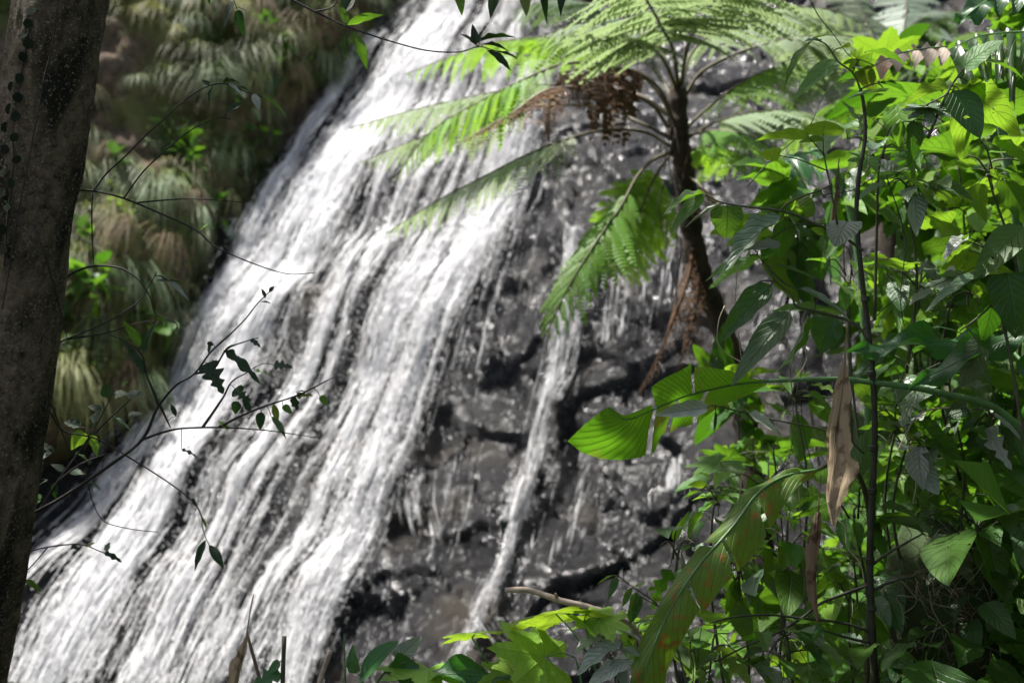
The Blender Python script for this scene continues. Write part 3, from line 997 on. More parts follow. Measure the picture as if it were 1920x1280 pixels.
def palmate(name, lobes=7, depth=0.5, seed=0, sharp=1.0):
    """unit palmate leaf: stalk joint at the origin, middle lobe along +y, radius 1"""
    r = random.Random(seed)
    nth = 96
    span = math.radians(320)
    cen = [(-0.5 + (i + 0.5) / lobes) * span for i in range(lobes)]
    lens = [1.0 - 0.36 * abs(c) / (span / 2) + r.uniform(-0.05, 0.05) for c in cen]
    V, F, UV = [(0, 0, 0)], [], [(0.5, 0)]
    rings = (0.2, 0.45, 0.7, 1.0)
    for i in range(nth + 1):
        th = -span / 2 + span * i / nth
        best = 0
        for c, l in zip(cen, lens):
            d = abs(th - c) / (span / lobes / 2)
            best = max(best, l * (1 - depth * min(1, d ** 1.25)))
        best *= 1 + 0.045 * math.sin(th * 38 + seed)
        dl = min(abs(th - c) for c in cen) / (span / lobes / 2)
        for q in rings:
            rr = q * best
            z = -0.22 * rr * rr + 0.07 * rr * (1 - dl) + 0.04 * math.sin(th * 3 + seed) * rr
            V.append((rr * math.sin(th), rr * math.cos(th), z))
            UV.append((0.5 + 0.5 * min(1, dl) * (1 if i % 2 else 1) * q, q))
    nr = len(rings)
    for i in range(nth):
        a, b = 1 + i * nr, 1 + (i + 1) * nr
        F.append((0, a, b))
        for k in range(nr - 1):
            F.append((a + k, a + k + 1, b + k + 1, b + k))
    return mesh(name, V, F, True, UV)


SH['palm'] = [palmate("palmate_leaf", 7, 0.42, k) for k in range(3)]
SH['palmdeep'] = [palmate("deep_palmate_leaf", 7, 0.62, k + 4) for k in range(2)]


def leaf_matrix(base, tip, width, nrm):
    base, tip = Vector(base), Vector(tip)
    y = tip - base
    L = y.length
    y.normalize()
    z = Vector(nrm)
    z = z - z.dot(y) * y
    if z.length < 1e-3:
        z = Vector((0.1, -1, 0.3)); z = z - z.dot(y) * y
    z.normalize()
    x = y.cross(z)
    m = Matrix((x * width, y * L, z * L)).transposed().to_4x4()
    m.translation = base
    return m


NR = {'c': (0.0, -0.80, 0.60), 'u': (0.05, -0.32, 0.95), 'b': (0.1, 0.45, 0.88), 'l': (-0.55, -0.6, 0.6), 'r': (0.55, -0.6, 0.6), 'd': (0, -0.9, -0.1), 'f': (0.0, -0.97, 0.2)}


def add_leaf(t, spec, name="leaf"):
    """spec: (bx, by, tx, ty, width px, depth, tip depth change, normal, shape, material)"""
    bx, by, tx, ty, w, d, dd, nk, sh, mt = spec
    b, e = P(bx, by, d), P(tx, ty, d + dd)
    n = Vector(NR[nk]) + Vector((R(-.12, .12), R(-.08, .08), R(-.08, .08)))
    me = random.choice(SH[sh])
    wm_ = w * pxm(d + dd * 0.5)
    if sh.startswith('palm'):
        wm_ = (e - b).length * (w / max(1.0, math.hypot(tx - bx, ty - by)))
    return part(name, me, MAT[mt], t, leaf_matrix(b, e, wm_, n))


def nearest(pts, p):
    return min(pts, key=lambda q: (q - p).length)


def plant(name, label, cat, stems, leaves, stem_mat='stem', r0=0.006, r1=0.0018, group=None, petiole=0.0014, knob=0.06, seg=6):
    """stems: lists of (px, py, depth); leaves: add_leaf specs. Each leaf gets a stalk to the nearest stem."""
    loc = P(*stems[0][0])
    t = thing(name, label, cat, loc, group)
    allp = []
    main = MB()
    for i, st in enumerate(stems):
        mb = main if i == 0 else MB()
        rr0 = r0 if i == 0 else r0 * 0.7
        allp += [(q, mb) for q in mb.tube([P(*q) for q in st], rr0, r1, seg, knob)]
    for sp in leaves:
        add_leaf(t, sp)
        b = P(sp[0], sp[1], sp[5])
        q, own = min(allp, key=lambda c: (c[0] - b).length)
        if (q - b).length > 0.004:
            mid = q.lerp(b, 0.5) + Vector((0, 0, 0.15 * (q - b).length))
            own.tube([q, mid, b], petiole * 1.3, petiole, 5, 0, 3)
    done = []
    for q, mb in allp:
        if not any(mb is x for x in done):
            done.append(mb)
            nm = "stem" if mb is main else "branch"
            part(nm, mb.build(nm), MAT[stem_mat], t)
    return t


# ------------------------------------------------------------------ slope under the thicket
u_, v_ = np.meshgrid(np.linspace(-0.6, 1.6, 90), np.linspace(-0.5, 7.0, 90), indexing='ij')
bx0 = 1.35 + 1.5 * u_; by0 = 4.0 + 6.6 * u_
sx = np.stack([bx0 + 0.42 * v_, by0 + 0.22 * v_, v_ * 0.95], -1)
nz = 0.30 * fbm(sx[..., 0] * 1.1, sx[..., 1] * 1.1, sx[..., 2] * 1.1, 4, 61)
sx = sx + nz[..., None] * np.array([-0.7, -0.5, 0.4])
si = np.arange(u_.size).reshape(u_.shape)
sF = np.stack([si[:-1, :-1], si[:-1, 1:], si[1:, 1:], si[1:, :-1]], -1).reshape(-1, 4)
struct("slope", mesh_np("slope", sx.reshape(-1, 3), sF), MAT['soil'])

# dense far thicket on that slope, too deep in the shade to count
nn_ = 9000
uu = rng.uniform(-0.2, 1.5, nn_); vv_ = rng.uniform(0.2, 6.5, nn_)
tp = np.stack([1.35 + 1.5 * uu + 0.42 * vv_, 4.0 + 6.6 * uu + 0.22 * vv_, vv_ * 0.95], -1)
tp = tp + np.array([-0.7, -0.5, 0.4]) * rng.uniform(0.0, 0.75, nn_)[:, None]
clump = fbm(tp[:, 0] * 1.4, tp[:, 1] * 1.4, tp[:, 2] * 1.4, 3, 83)
tp = tp[clump > -0.15]
o = struct("thicket", leaf_cloud("thicket", tp, np.tile(np.array([-0.1, -0.2, 1.0]), (len(tp), 1)), 0.20, rng), MAT['mid'], "stuff",
           "dense green thicket covering the slope behind the shrubs")
o["category"] = "thicket"

# ------------------------------------------------------------------ tree at the edge of the view
TR = [(-200, 1900), (-150, 1600), (-78, 1280), (-38, 1060), (-10, 850), (22, 640), (44, 427), (82, 220), (113, 0), (135, -200), (150, -600), (160, -1100)]
TD = 2.6
tpts = [P(x, y, TD) for x, y in TR]
tree = thing("forest_tree", "leaning forest tree with blotched brown mossy bark, cut by the frame", "tree", (tpts[0].x, tpts[0].y, 0))
path = smooth_path(tpts, 26)
rows, uvs = [], []
SEG = 110
for i, p in enumerate(path):
    t = (path[min(i + 1, len(path) - 1)] - path[max(i - 1, 0)]).normalized()
    a = Vector((1, 0, 0)); a = (a - a.dot(t) * t).normalized(); b = t.cross(a)
    row = []
    for k in range(SEG + 1):
        an = 2 * math.pi * k / SEG
        cx, cz = math.cos(an), math.sin(an)
        r = 0.098 * (1 + 0.10 * float(vnoise(cx * 1.2, cz * 1.2, p.z * 1.8, 11)) + 0.035 * float(vnoise(cx * 5, cz * 5, p.z * 9, 12)) + 0.030 * float(fbm(cx * 9, cz * 9, p.z * 22, 2, 13)) - 0.05 * max(0.0, float(vnoise(cx * 4, cz * 4, p.z * 3.3, 14)) - 0.35))
        row.append(p + r * (cx * a + cz * b))
    rows.append(row); uvs.append([(k / SEG, i / len(path)) for k in range(SEG + 1)])
mb = MB(); mb.grid(rows, uvs)
part("trunk", mb.build("trunk"), MAT['bark'], tree)
top = path[-1]
crown_pts = []
for k in range(9):
    an = k * 2.4
    end = top + Vector((1.2 * math.cos(an) - 1.7, 1.5 * math.sin(an) + 0.7, 1.6 + 1.0 * (k % 3)))
    mb = MB()
    mb.tube([top - Vector((0, 0, 0.6)), top.lerp(end, 0.5) + Vector((0, 0, 0.2)), end], 0.045, 0.01, 7, 0.1)
    part("limb", mb.build("limb"), MAT['bark'], tree)
    q = rng.normal(0, 1, (260, 3)) * np.array([0.6, 0.6, 0.38]) + np.array(top.lerp(end, 0.9))
    crown_pts.append(q)
cp = np.concatenate(crown_pts)
cpv = cp - np.array(CAM)
dd_ = cpv @ np.array(FWD)
cpy = 640 - (cpv @ np.array(UPV)) / dd_ / K * 1920
cp = cp[(cpy < -120) | (dd_ < 0.2)]
o = part("crown", leaf_cloud("crown", cp, np.tile(np.array([0, 0, 1.0]), (len(cp), 1)), 0.16, rng), MAT['dark'], tree)
o["kind"] = "stuff"


def bark_front(x, y):
    """point on the front of the trunk seen at x, y"""
    cxs = [q[0] for q in TR][::-1]; cys = [q[1] for q in TR][::-1]
    c = np.interp(y, cys, cxs)
    off = (x - c) * pxm(TD)
    back = math.sqrt(max(0.0, 0.108 ** 2 - min(abs(off), 0.106) ** 2))
    return P(x, y, TD - back - 0.006)


cv = thing("climbing_vine", "dark round-leaved climbing vine clinging flat to the leaning trunk", "vine", bark_front(5, 480))
ivy = [(8, 500), (12, 430), (17, 380), (22, 340), (26, 300), (24, 250), (30, 200), (38, 150), (50, 80), (60, 20), (62, -40)]
mb = MB(); mb.tube([bark_front(*q) for q in ivy], 0.0022, 0.0015, 5)
part("stem", mb.build("stem"), MAT['twig'], cv)
for (x, y) in [(40, 150), (25, 166), (36, 186), (20, 206), (31, 221), (14, 241), (29, 259), (11, 283), (33, 302), (24, 346), (9, 362), (17, 388), (8, 432), (55, 48), (44, 70), (56, 86), (62, 22), (46, 110), (6, 470), (10, 325)]:
    c = bark_front(x, y)
    ang = R(0, 6.28)
    e = c + Vector((math.cos(ang) * 0.013, -0.010, math.sin(ang) * 0.013))
    b = c - Vector((math.cos(ang) * 0.011, 0.006, math.sin(ang) * 0.011))
    part("leaf", SH['oval'][0], MAT['ivy'], cv, leaf_matrix(b, e, R(.019, .026), (R(-.5, .2), -1, R(-.2, .4))))
lv = MB()
lv.tube([bark_front(*q) for q in [(112, -20), (104, 40), (96, 95), (82, 150), (72, 210), (63, 250), (52, 310), (42, 360), (30, 420), (18, 500), (4, 580)]], 0.0016, 0.0016, 5)
single("trunk_liana", lv.build("trunk_liana"), MAT['twig'], "hair-thin dark liana running up the middle of the leaning trunk", "liana")

# ------------------------------------------------------------------ twigs beside the trunk
D = 2.7
plant("arching_twig", "thin bare twig forking from the trunk, glossy leaves along its raised arching tip", "twig",
      [[(120, 356, 2.62), (175, 358, D), (232, 372, D), (300, 400, D), (365, 430, D), (400, 460, D), (440, 480, D), (500, 503, D), (545, 514, D), (590, 511, D)],
       [(175, 358, D), (200, 325, D), (230, 298, D), (265, 262, D), (300, 230, D), (350, 186, D), (390, 162, D), (425, 158, D), (460, 172, D), (490, 182, D)],
       [(232, 372, D), (258, 335, D), (280, 310, D), (330, 265, D), (370, 237, D), (410, 222, D), (432, 224, D)],
       [(258, 380, D), (300, 376, D), (350, 373, D), (400, 375, D), (452, 379, D)],
       [(173, 358, D), (172, 410, D), (174, 470, D), (176, 500, D)]],
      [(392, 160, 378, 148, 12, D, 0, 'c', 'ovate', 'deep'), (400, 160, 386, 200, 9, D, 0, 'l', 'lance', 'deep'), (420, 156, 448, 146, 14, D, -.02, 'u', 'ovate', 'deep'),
       (428, 157, 452, 170, 10, D, -.02, 'c', 'lance', 'palesheen'), (447, 164, 470, 166, 9, D, 0, 'u', 'lance', 'deep'), (475, 176, 487, 204, 16, D, -.02, 'c', 'lance', 'palesheen'),
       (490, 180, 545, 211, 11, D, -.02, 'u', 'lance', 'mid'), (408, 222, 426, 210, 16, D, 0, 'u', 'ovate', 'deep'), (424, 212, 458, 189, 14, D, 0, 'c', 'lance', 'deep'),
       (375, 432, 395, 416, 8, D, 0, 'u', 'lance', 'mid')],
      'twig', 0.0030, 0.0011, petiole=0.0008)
plant("curved_twig", "curved dark twig looping off the trunk and forking into a pointed leaf pair", "twig",
      [[(100, 545, 2.62), (118, 525, D), (140, 510, D), (175, 499, D), (220, 501, D), (250, 516, D), (268, 535, D), (283, 560, D), (290, 585, D), (310, 597, D), (330, 606, D), (334, 622, D)],
       [(95, 665, 2.62), (110, 645, D), (125, 635, D), (190, 609, D), (240, 580, D), (265, 560, D), (280, 535, D), (294, 510, D)],
       [(125, 636, D), (200, 624, D), (250, 608, D), (290, 600, D)],
       [(62, 420, 2.5), (85, 480, 2.5), (102, 540, 2.55), (115, 590, 2.6), (126, 635, D)]],
      [(316, 527, 352, 553, 12, D, -.03, 'c', 'lance', 'palesheen'), (312, 527, 345, 524, 12, D, 0, 'u', 'lance', 'deep'), (314, 526, 292, 524, 14, D, 0, 'c', 'ovate', 'deep'),
       (186, 598, 156, 594, 11, D, 0, 'u', 'lance', 'deep'), (187, 598, 202, 592, 11, D, 0, 'c', 'ovate', 'deep'), (312, 597, 306, 616, 7, D, 0, 'c', 'lance', 'grey'), (332, 612, 330, 630, 8, D, 0, 'c', 'lance', 'grey')],
      'twig', 0.0032, 0.0011, petiole=0.0008)
plant("leafy_sapling", "slender sapling with ragged insect-eaten leaves reaching across the white water", "sapling",
      [[(10, 1010, 2.75), (50, 970, D), (120, 930, D), (220, 862, D), (268, 822, D), (290, 775, D), (300, 757, D), (330, 722, D), (365, 700, D), (395, 660, D), (430, 628, D), (460, 598, D), (482, 570, D), (505, 547, D)],
       [(262, 826, D), (300, 812, D), (340, 803, D), (410, 801, D), (470, 804, D), (520, 809, D), (600, 821, D)],
       [(297, 762, D), (288, 735, D), (274, 700, D), (266, 665, D), (235, 640, D), (205, 627, D)],
       [(380, 801, D), (405, 765, D), (420, 742, D), (435, 715, D), (460, 700, D), (475, 690, D)],
       [(365, 700, D), (400, 692, D), (425, 655, D), (460, 640, D), (485, 633, D)],
       [(410, 801, D), (455, 778, D), (500, 760, D), (560, 740, D), (610, 715, D), (640, 700, D)],
       [(300, 760, D), (312, 785, D), (320, 802, D)]],
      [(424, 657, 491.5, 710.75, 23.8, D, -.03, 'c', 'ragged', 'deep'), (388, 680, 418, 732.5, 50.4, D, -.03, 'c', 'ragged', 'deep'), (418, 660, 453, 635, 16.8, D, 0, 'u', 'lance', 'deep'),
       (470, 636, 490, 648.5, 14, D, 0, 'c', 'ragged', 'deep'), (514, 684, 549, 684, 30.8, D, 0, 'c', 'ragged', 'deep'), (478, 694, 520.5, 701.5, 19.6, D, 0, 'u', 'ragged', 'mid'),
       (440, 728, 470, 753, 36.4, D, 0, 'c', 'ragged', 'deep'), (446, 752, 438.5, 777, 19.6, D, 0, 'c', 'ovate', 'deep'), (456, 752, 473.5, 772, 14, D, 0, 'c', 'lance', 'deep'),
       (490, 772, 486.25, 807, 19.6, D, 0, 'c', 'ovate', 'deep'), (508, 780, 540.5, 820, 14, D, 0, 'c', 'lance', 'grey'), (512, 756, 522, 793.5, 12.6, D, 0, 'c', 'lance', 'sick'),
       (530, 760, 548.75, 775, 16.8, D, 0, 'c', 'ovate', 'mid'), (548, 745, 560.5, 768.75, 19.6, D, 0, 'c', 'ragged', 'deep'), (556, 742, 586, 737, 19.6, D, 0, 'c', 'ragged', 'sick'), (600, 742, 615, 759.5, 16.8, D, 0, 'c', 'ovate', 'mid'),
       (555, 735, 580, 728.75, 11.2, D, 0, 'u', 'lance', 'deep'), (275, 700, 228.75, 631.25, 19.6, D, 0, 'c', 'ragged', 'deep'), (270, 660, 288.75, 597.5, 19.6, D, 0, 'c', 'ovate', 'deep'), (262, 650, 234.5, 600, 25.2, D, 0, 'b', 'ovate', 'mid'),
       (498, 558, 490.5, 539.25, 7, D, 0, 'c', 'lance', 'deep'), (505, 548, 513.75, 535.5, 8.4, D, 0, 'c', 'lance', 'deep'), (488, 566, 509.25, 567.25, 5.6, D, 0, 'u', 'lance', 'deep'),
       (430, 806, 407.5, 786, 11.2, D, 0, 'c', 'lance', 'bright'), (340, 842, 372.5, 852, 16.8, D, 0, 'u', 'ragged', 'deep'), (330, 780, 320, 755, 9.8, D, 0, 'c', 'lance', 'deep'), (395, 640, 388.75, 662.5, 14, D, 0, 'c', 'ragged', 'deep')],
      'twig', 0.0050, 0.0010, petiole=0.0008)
plant("low_sapling", "dark bushy sapling low beside the trunk with crowded small leaves", "sapling",
      [[(20, 1060, 2.9), (60, 980, 2.9), (110, 900, 2.9), (160, 830, 2.9), (200, 760, 2.9), (215, 720, 2.9)], [(110, 900, 2.9), (150, 870, 2.85), (200, 850, 2.85)], [(60, 980, 2.9), (75, 900, 2.9), (90, 840, 2.9)], [(160, 830, 2.9), (220, 770, 2.9), (262, 735, 2.9)]],
      [(200, 745, 197, 718, 22, 2.9, 0, 'c', 'ovate', 'deep'), (215, 742, 240, 735, 24, 2.9, 0, 'c', 'ovate', 'deep'), (238, 742, 272, 735, 22, 2.9, 0, 'c', 'ovate', 'deep'), (228, 722, 240, 714, 10, 2.9, 0, 'c', 'lance', 'mid'),
       (160, 812, 132, 838, 34, 2.9, 0, 'b', 'ovate', 'bright'), (165, 818, 190, 852, 40, 2.9, 0, 'b', 'ovate', 'bright'), (172, 790, 186, 772, 20, 2.9, 0, 'c', 'ovate', 'deep'), (150, 800, 120, 786, 20, 2.9, 0, 'c', 'ovate', 'deep'),
       (190, 770, 165, 758, 18, 2.9, 0, 'c', 'ovate', 'deep'), (205, 782, 250, 800, 20, 2.9, 0, 'u', 'ovate', 'deep'), (240, 780, 268, 772, 16, 2.9, 0, 'c', 'ovate', 'deep'), (100, 850, 80, 828, 16, 2.9, 0, 'c', 'ovate', 'deep'),
       (120, 882, 96, 868, 18, 2.9, 0, 'c', 'ovate', 'deep'), (130, 886, 160, 884, 16, 2.9, 0, 'c', 'lance', 'grey'), (90, 900, 64, 912, 18, 2.9, 0, 'u', 'ovate', 'deep'), (105, 905, 100, 935, 16, 2.9, 0, 'c', 'ovate', 'deep'),
       (80, 930, 58, 945, 18, 2.9, 0, 'c', 'ovate', 'mid'), (98, 845, 75, 860, 14, 2.9, 0, 'c', 'ovate', 'grey'), (75, 870, 60, 850, 14, 2.9, 0, 'c', 'ovate', 'mid'), (140, 850, 175, 862, 15, 2.9, 0, 'u', 'lance', 'mid')],
      'twig', 0.0038, 0.0010, petiole=0.0008)
plant("dangling_twig", "drooping thread-like twig ending in two pointed hanging leaves before the white water", "twig",
      [[(88, 755, 2.62), (98, 780, 2.65), (120, 808, D), (180, 822, D), (240, 856, D), (310, 900, D), (362, 940, D), (378, 968, D), (379, 985, D), (386, 1008, D), (393, 1022, D)],
       [(98, 760, 2.65), (112, 800, D), (135, 852, D), (160, 893, D), (172, 935, D), (185, 965, D), (203, 981, D), (250, 992, D), (296, 997, D)]],
      [(386, 1011, 362, 1071, 17, D, -.02, 'c', 'lance', 'deep'), (392, 1021, 421, 1065, 17, D, -.02, 'c', 'lance', 'deep'), (379, 968, 388, 992, 5, D, 0, 'c', 'lance', 'mid'),
       (362, 934, 366, 950, 9, D, 0, 'c', 'ragged', 'deep'), (366, 942, 372, 952, 8, D, 0, 'u', 'ragged', 'deep'), (165, 900, 192, 918, 5, D, 0, 'c', 'lance', 'grey')],
      'twig', 0.0024, 0.0010, petiole=0.0008)
plant("trunk_sprout", "small ragged sprout near the foot of the leaning trunk", "sprout",
      [[(30, 1040, 2.7), (90, 1025, D), (150, 1020, D), (185, 1032, D), (215, 1045, D)], [(90, 1025, D), (60, 1060, D), (35, 1085, D)]],
      [(135, 1022, 150, 1030, 16, D, 0, 'c', 'ragged', 'deep'), (165, 1022, 176, 1016, 14, D, 0, 'c', 'ragged', 'sick'), (196, 1035, 230, 1050, 14, D, 0, 'c', 'ragged', 'deep'), (198, 1032, 204, 1016, 16, D, 0, 'c', 'ragged', 'grey'),
       (35, 1085, 82, 1107, 12, D, 0, 'u', 'lance', 'mid')], 'twig', 0.0022, 0.0010, petiole=0.0008)

# ------------------------------------------------------------------ branch hanging into the top of the view
D = 2.9
plant("overhanging_branch", "thin dark branch reaching in from above with a rosette of dark leaves at its tip", "branch",
      [[(380, -90, D), (460, -40, D), (535, -6, D), (590, 22, D), (640, 46, D), (690, 64, D), (740, 80, D), (800, 95, D), (860, 98, D), (897, 88, D), (930, 96, D), (970, 108, D)],
       [(590, 22, D), (625, 12, D), (640, -25, D)]],
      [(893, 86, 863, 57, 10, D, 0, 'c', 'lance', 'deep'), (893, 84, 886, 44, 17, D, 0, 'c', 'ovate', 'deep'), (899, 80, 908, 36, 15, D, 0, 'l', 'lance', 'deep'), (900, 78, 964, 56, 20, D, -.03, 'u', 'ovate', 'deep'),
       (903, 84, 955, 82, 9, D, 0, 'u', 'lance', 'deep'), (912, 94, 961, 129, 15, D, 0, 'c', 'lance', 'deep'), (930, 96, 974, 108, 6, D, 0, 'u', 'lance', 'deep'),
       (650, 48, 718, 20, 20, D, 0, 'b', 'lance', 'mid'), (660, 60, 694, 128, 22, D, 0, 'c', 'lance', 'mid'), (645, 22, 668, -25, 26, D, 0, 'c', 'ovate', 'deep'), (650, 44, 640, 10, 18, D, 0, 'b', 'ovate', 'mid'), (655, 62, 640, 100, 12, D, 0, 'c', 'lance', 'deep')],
      'twig', 0.0035, 0.0010, petiole=0.0008)
plant("hanging_spray", "row of pointed leaves hanging down over the top of the white water", "branch",
      [[(700, -120, D), (780, -70, D), (850, -40, D), (950, -34, D), (1060, -42, D), (1130, -60, D)]],
      [(855, -38, 868, 27, 26, D, 0, 'c', 'ovate', 'mid'), (938, -34, 915, 31, 30, D, 0, 'c', 'ovate', 'deep'), (980, -34, 990, 33, 30, D, 0, 'b', 'ovate', 'sick'), (1016, -38, 1025, 41, 15, D, 0, 'c', 'lance', 'deep'), (1055, -40, 1051, 31, 17, D, 0, 'c', 'lance', 'deep')],
      'twig', 0.0032, 0.0012, petiole=0.0008)
plant("leaf_pair_twig", "two dark pointed leaves dangling over the grassy bank above the waterfall's edge", "twig",
      [[(330, -120, 2.8), (390, -60, 2.8), (430, -15, 2.8), (445, 18, 2.8)]],
      [(437, 2, 417, 51, 21, 2.8, 0, 'c', 'ovate', 'deep'), (446, 19, 456, 68, 17, 2.8, 0, 'c', 'ovate', 'deep'), (443, 14, 464, 20, 9, 2.8, 0, 'u', 'lance', 'deep'), (395, -20, 388, 6, 14, 2.8, 0, 'c', 'ovate', 'deep')],
      'twig', 0.0022, 0.0010, petiole=0.0008)

# ------------------------------------------------------------------ tree ferns
def pinna_mesh(seed, droop=0.22, sparse=1.0):
    r = random.Random(seed)
    mb = MB()
    n = 15
    for i in range(n):
        y = (i + 0.4) / n
        L = 0.17 * (1 - y) ** 0.55 * (0.75 + 0.25 * min(1, y * 6)) + 0.012
        for sgn in (-1, 1):
            if r.random() > sparse:
                continue
            z = -droop * y * y
            w = 0.032
            tipx, tipy = sgn * L, y + L * 0.30 + r.uniform(-.01, .01)
            zt = z - L * r.uniform(0.10, 0.35)
            b = len(mb.v)
            mb.v += [Vector((0, y - w * .8, z)), Vector((sgn * L * 0.55, y + L * .15 - w, z - L * 0.03)), Vector((tipx, tipy, zt)), Vector((sgn * L * 0.5, y + L * .15 + w, z - L * 0.03)), Vector((0, y + w, z))]
            mb.uv += [(0.5, 0), (0.8, 0.5), (0.5, 1), (0.2, 0.5), (0.5, 0)]
            mb.f.append((b, b + 1, b + 2, b + 3, b + 4) if sgn > 0 else (b + 4, b + 3, b + 2, b + 1, b))
    rows = []
    for i in range(7):
        y = i / 6
        w = 0.007 * (1 - 0.8 * y)
        rows.append([(-w, y, -droop * y * y + 0.003), (w, y, -droop * y * y + 0.003)])
    mb.grid(rows)
    return mb


PIN = [pinna_mesh(k, 0.12 + 0.10 * (k % 3), 0.93) for k in range(7)]
PINM = [p.build("pinna") for p in PIN]
PIND = [pinna_mesh(20 + k, 0.3, 0.55) for k in range(3)]
PINDM = [p.build("dead_pinna") for p in PIND]


def frond(t, pts, L, mat, n=26, start=0.24, split=False, droop=0.35, dead=False, up=(0, -0.25, 1), rr=0.008, rmat='rachis', hang=None, fwd=0.45, name="frond"):
    """pts: world rachis; L: longest pinna in metres"""
    path = smooth_path(pts, 8)
    cum = [0]
    for a, b in zip(path, path[1:]):
        cum.append(cum[-1] + (b - a).length)
    mb = MB()
    mb.tube(path, rr, rr * 0.22, 6, 0, 0)
    pin, pinm = (PIND, PINDM) if dead else (PIN, PINM)
    todo = []
    for k in range(n):
        f = start + (1 - start) * (k + 0.5) / n
        s = f * cum[-1]
        i = max(j for j in range(len(cum)) if cum[j] <= s)
        i = min(i, len(path) - 2)
        p = path[i].lerp(path[i + 1], (s - cum[i]) / max(1e-6, cum[i + 1] - cum[i]))
        tg = (path[i + 1] - path[i]).normalized()
        upv = Vector(up); upv = (upv - upv.dot(tg) * tg).normalized()
        side = tg.cross(upv)
        g = (f - start) / (1 - start)
        ln = L * min(1, 0.45 + g * 3.0) * (1 - g ** 2.2) ** 0.8 * R(0.78, 1.10) + 0.02
        for sg in (-1, 1):
            if hang:
                dv = (side * sg * 0.25 + Vector((0, 0, -1)) + tg * 0.1 + Vector((R(-.2, .2), R(-.2, .2), 0))).normalized()
            else:
                dv = (side * sg + tg * (fwd + 0.25 * g) + Vector((0, 0, -droop * R(0.7, 1.3)))).normalized()
            q = random.randrange(len(pin))
            mw = leaf_matrix(p, p + dv * ln, ln * 1.05, upv + Vector((R(-.2, .2), R(-.2, .2), 0)))
            todo.append((q, mw))
    if split:
        fo = part(name, mb.build(name), MAT[rmat], t)
        for q, mw in todo:
            part("pinna", pinm[q], MAT[mat], fo, mw)
        return fo
    fo = part(name, mb.build(name), MAT[rmat], t)
    VS, FS, US = [], [], []
    for q, mw in todo:
        b = len(VS)
        VS += [mw @ v for v in pin[q].v]
        US += pin[q].uv
        FS += [tuple(b + i for i in f) for f in pin[q].f]
    o = part("foliage", mesh("foliage", VS, FS, True, US), MAT[mat], fo)
    o["kind"] = "stuff"
    return fo


D = 6.4
fl = P(1440, 1050, 6.2)
tf = thing("tree_fern", "tall tree fern with dark fibrous trunk spreading feathery fronds over the waterfall", "tree fern", fl)
mb = MB()
mb.tube([P(1440, 1180, 6.2), P(1425, 1000, 6.2), P(1405, 860, 6.25), P(1388, 730, 6.3), P(1352, 610, D), P(1315, 520, D), P(1297, 430, D), P(1284, 340, D), P(1276, 270, D), P(1272, 220, D), P(1271, 165, D)], 0.072, 0.05, 14, 0.18, 8)
part("trunk", mb.build("trunk"), MAT['fern_trunk'], tf)


def PF(lst, d=D):
    return [P(x, y, d + (q[0] if q else 0)) for x, y, *q in lst]


frond(tf, PF([(1268, 250), (1245, 190), (1205, 145), (1140, 122, -.2), (1060, 120, -.3), (985, 148, -.4), (900, 190, -.4), (810, 245, -.4), (738, 335, -.4)]), 0.32, 'fern', 21, 0.50, True, 0.8, rr=0.012)
frond(tf, PF([(1262, 255), (1225, 200), (1170, 172), (1090, 162, .2), (1000, 160, .3), (900, 178, .4), (780, 205, .4), (655, 240, .4)]), 0.34, 'fernpale', 21, 0.42, True, 0.4, rr=0.012)
frond(tf, PF([(1262, 262), (1200, 230), (1120, 200, .3), (1000, 200, .5), (880, 225, .6), (770, 265, .6), (676, 305, .6)]), 0.32, 'fernpale', 20, 0.5, False, 0.5, rr=0.011)
frond(tf, PF([(1258, 275), (1215, 250), (1160, 243, -.2), (1090, 253, -.3), (1000, 285, -.4), (900, 335, -.4), (810, 382, -.4), (724, 438, -.3)]), 0.32, 'fernpale', 21, 0.38, True, 0.45, rr=0.011)
frond(tf, PF([(1258, 285), (1225, 300, -.2), (1195, 330, -.4), (1165, 385, -.6), (1120, 450, -.8), (1070, 530, -.9), (1022, 628, -.9)]), 0.32, 'fernlit', 14, 0.40, True, 0.55, up=(-0.1, -0.8, 0.6), rr=0.011, fwd=0.95)
frond(tf, PF([(1262, 285), (1235, 320, .2), (1210, 370, .3), (1185, 440, .4), (1150, 520, .4)]), 0.36, 'fern', 15, 0.25, False, 0.2, up=(0.2, -0.9, 0.4), rr=0.010)
frond(tf, PF([(1272, 165), (1262, 95, -.3), (1240, 50, -.8), (1205, -10, -1.3), (1150, -70, -1.9)]), 0.53, 'fernpale', 21, 0.26, True, 0.25, up=(0, 0.25, 1), rr=0.013)
frond(tf, PF([(1276, 165), (1290, 85, -.2), (1320, 30, -.6), (1370, -40, -1.0), (1440, -110, -1.4)]), 0.48, 'fernpale', 21, 0.28, True, 0.3, rr=0.013)
frond(tf, PF([(1266, 170), (1240, 100, .2), (1190, 55, .4), (1120, 12, .5), (1040, 0, .5), (960, 20, .5)]), 0.44, 'ferngrey', 21, 0.35, False, 0.4, rr=0.012)
frond(tf, PF([(1264, 190), (1220, 125, .6), (1130, 85, 1.0), (1010, 70, 1.2), (890, 90, 1.3), (760, 140, 1.3)]), 0.44, 'fern', 21, 0.40, False, 0.4, rr=0.012)
frond(tf, PF([(1278, 195), (1310, 140), (1370, 105, -.1), (1440, 82, -.2), (1520, 68, -.3), (1600, 70, -.3), (1660, 95, -.3)]), 0.38, 'fernpale', 20, 0.45, True, 0.5, rr=0.012)
frond(tf, PF([(1282, 245), (1330, 200, .3), (1400, 150, .6), (1480, 120, .8), (1570, 130, .9)]), 0.42, 'fern', 18, 0.35, False, 0.5, rr=0.011)
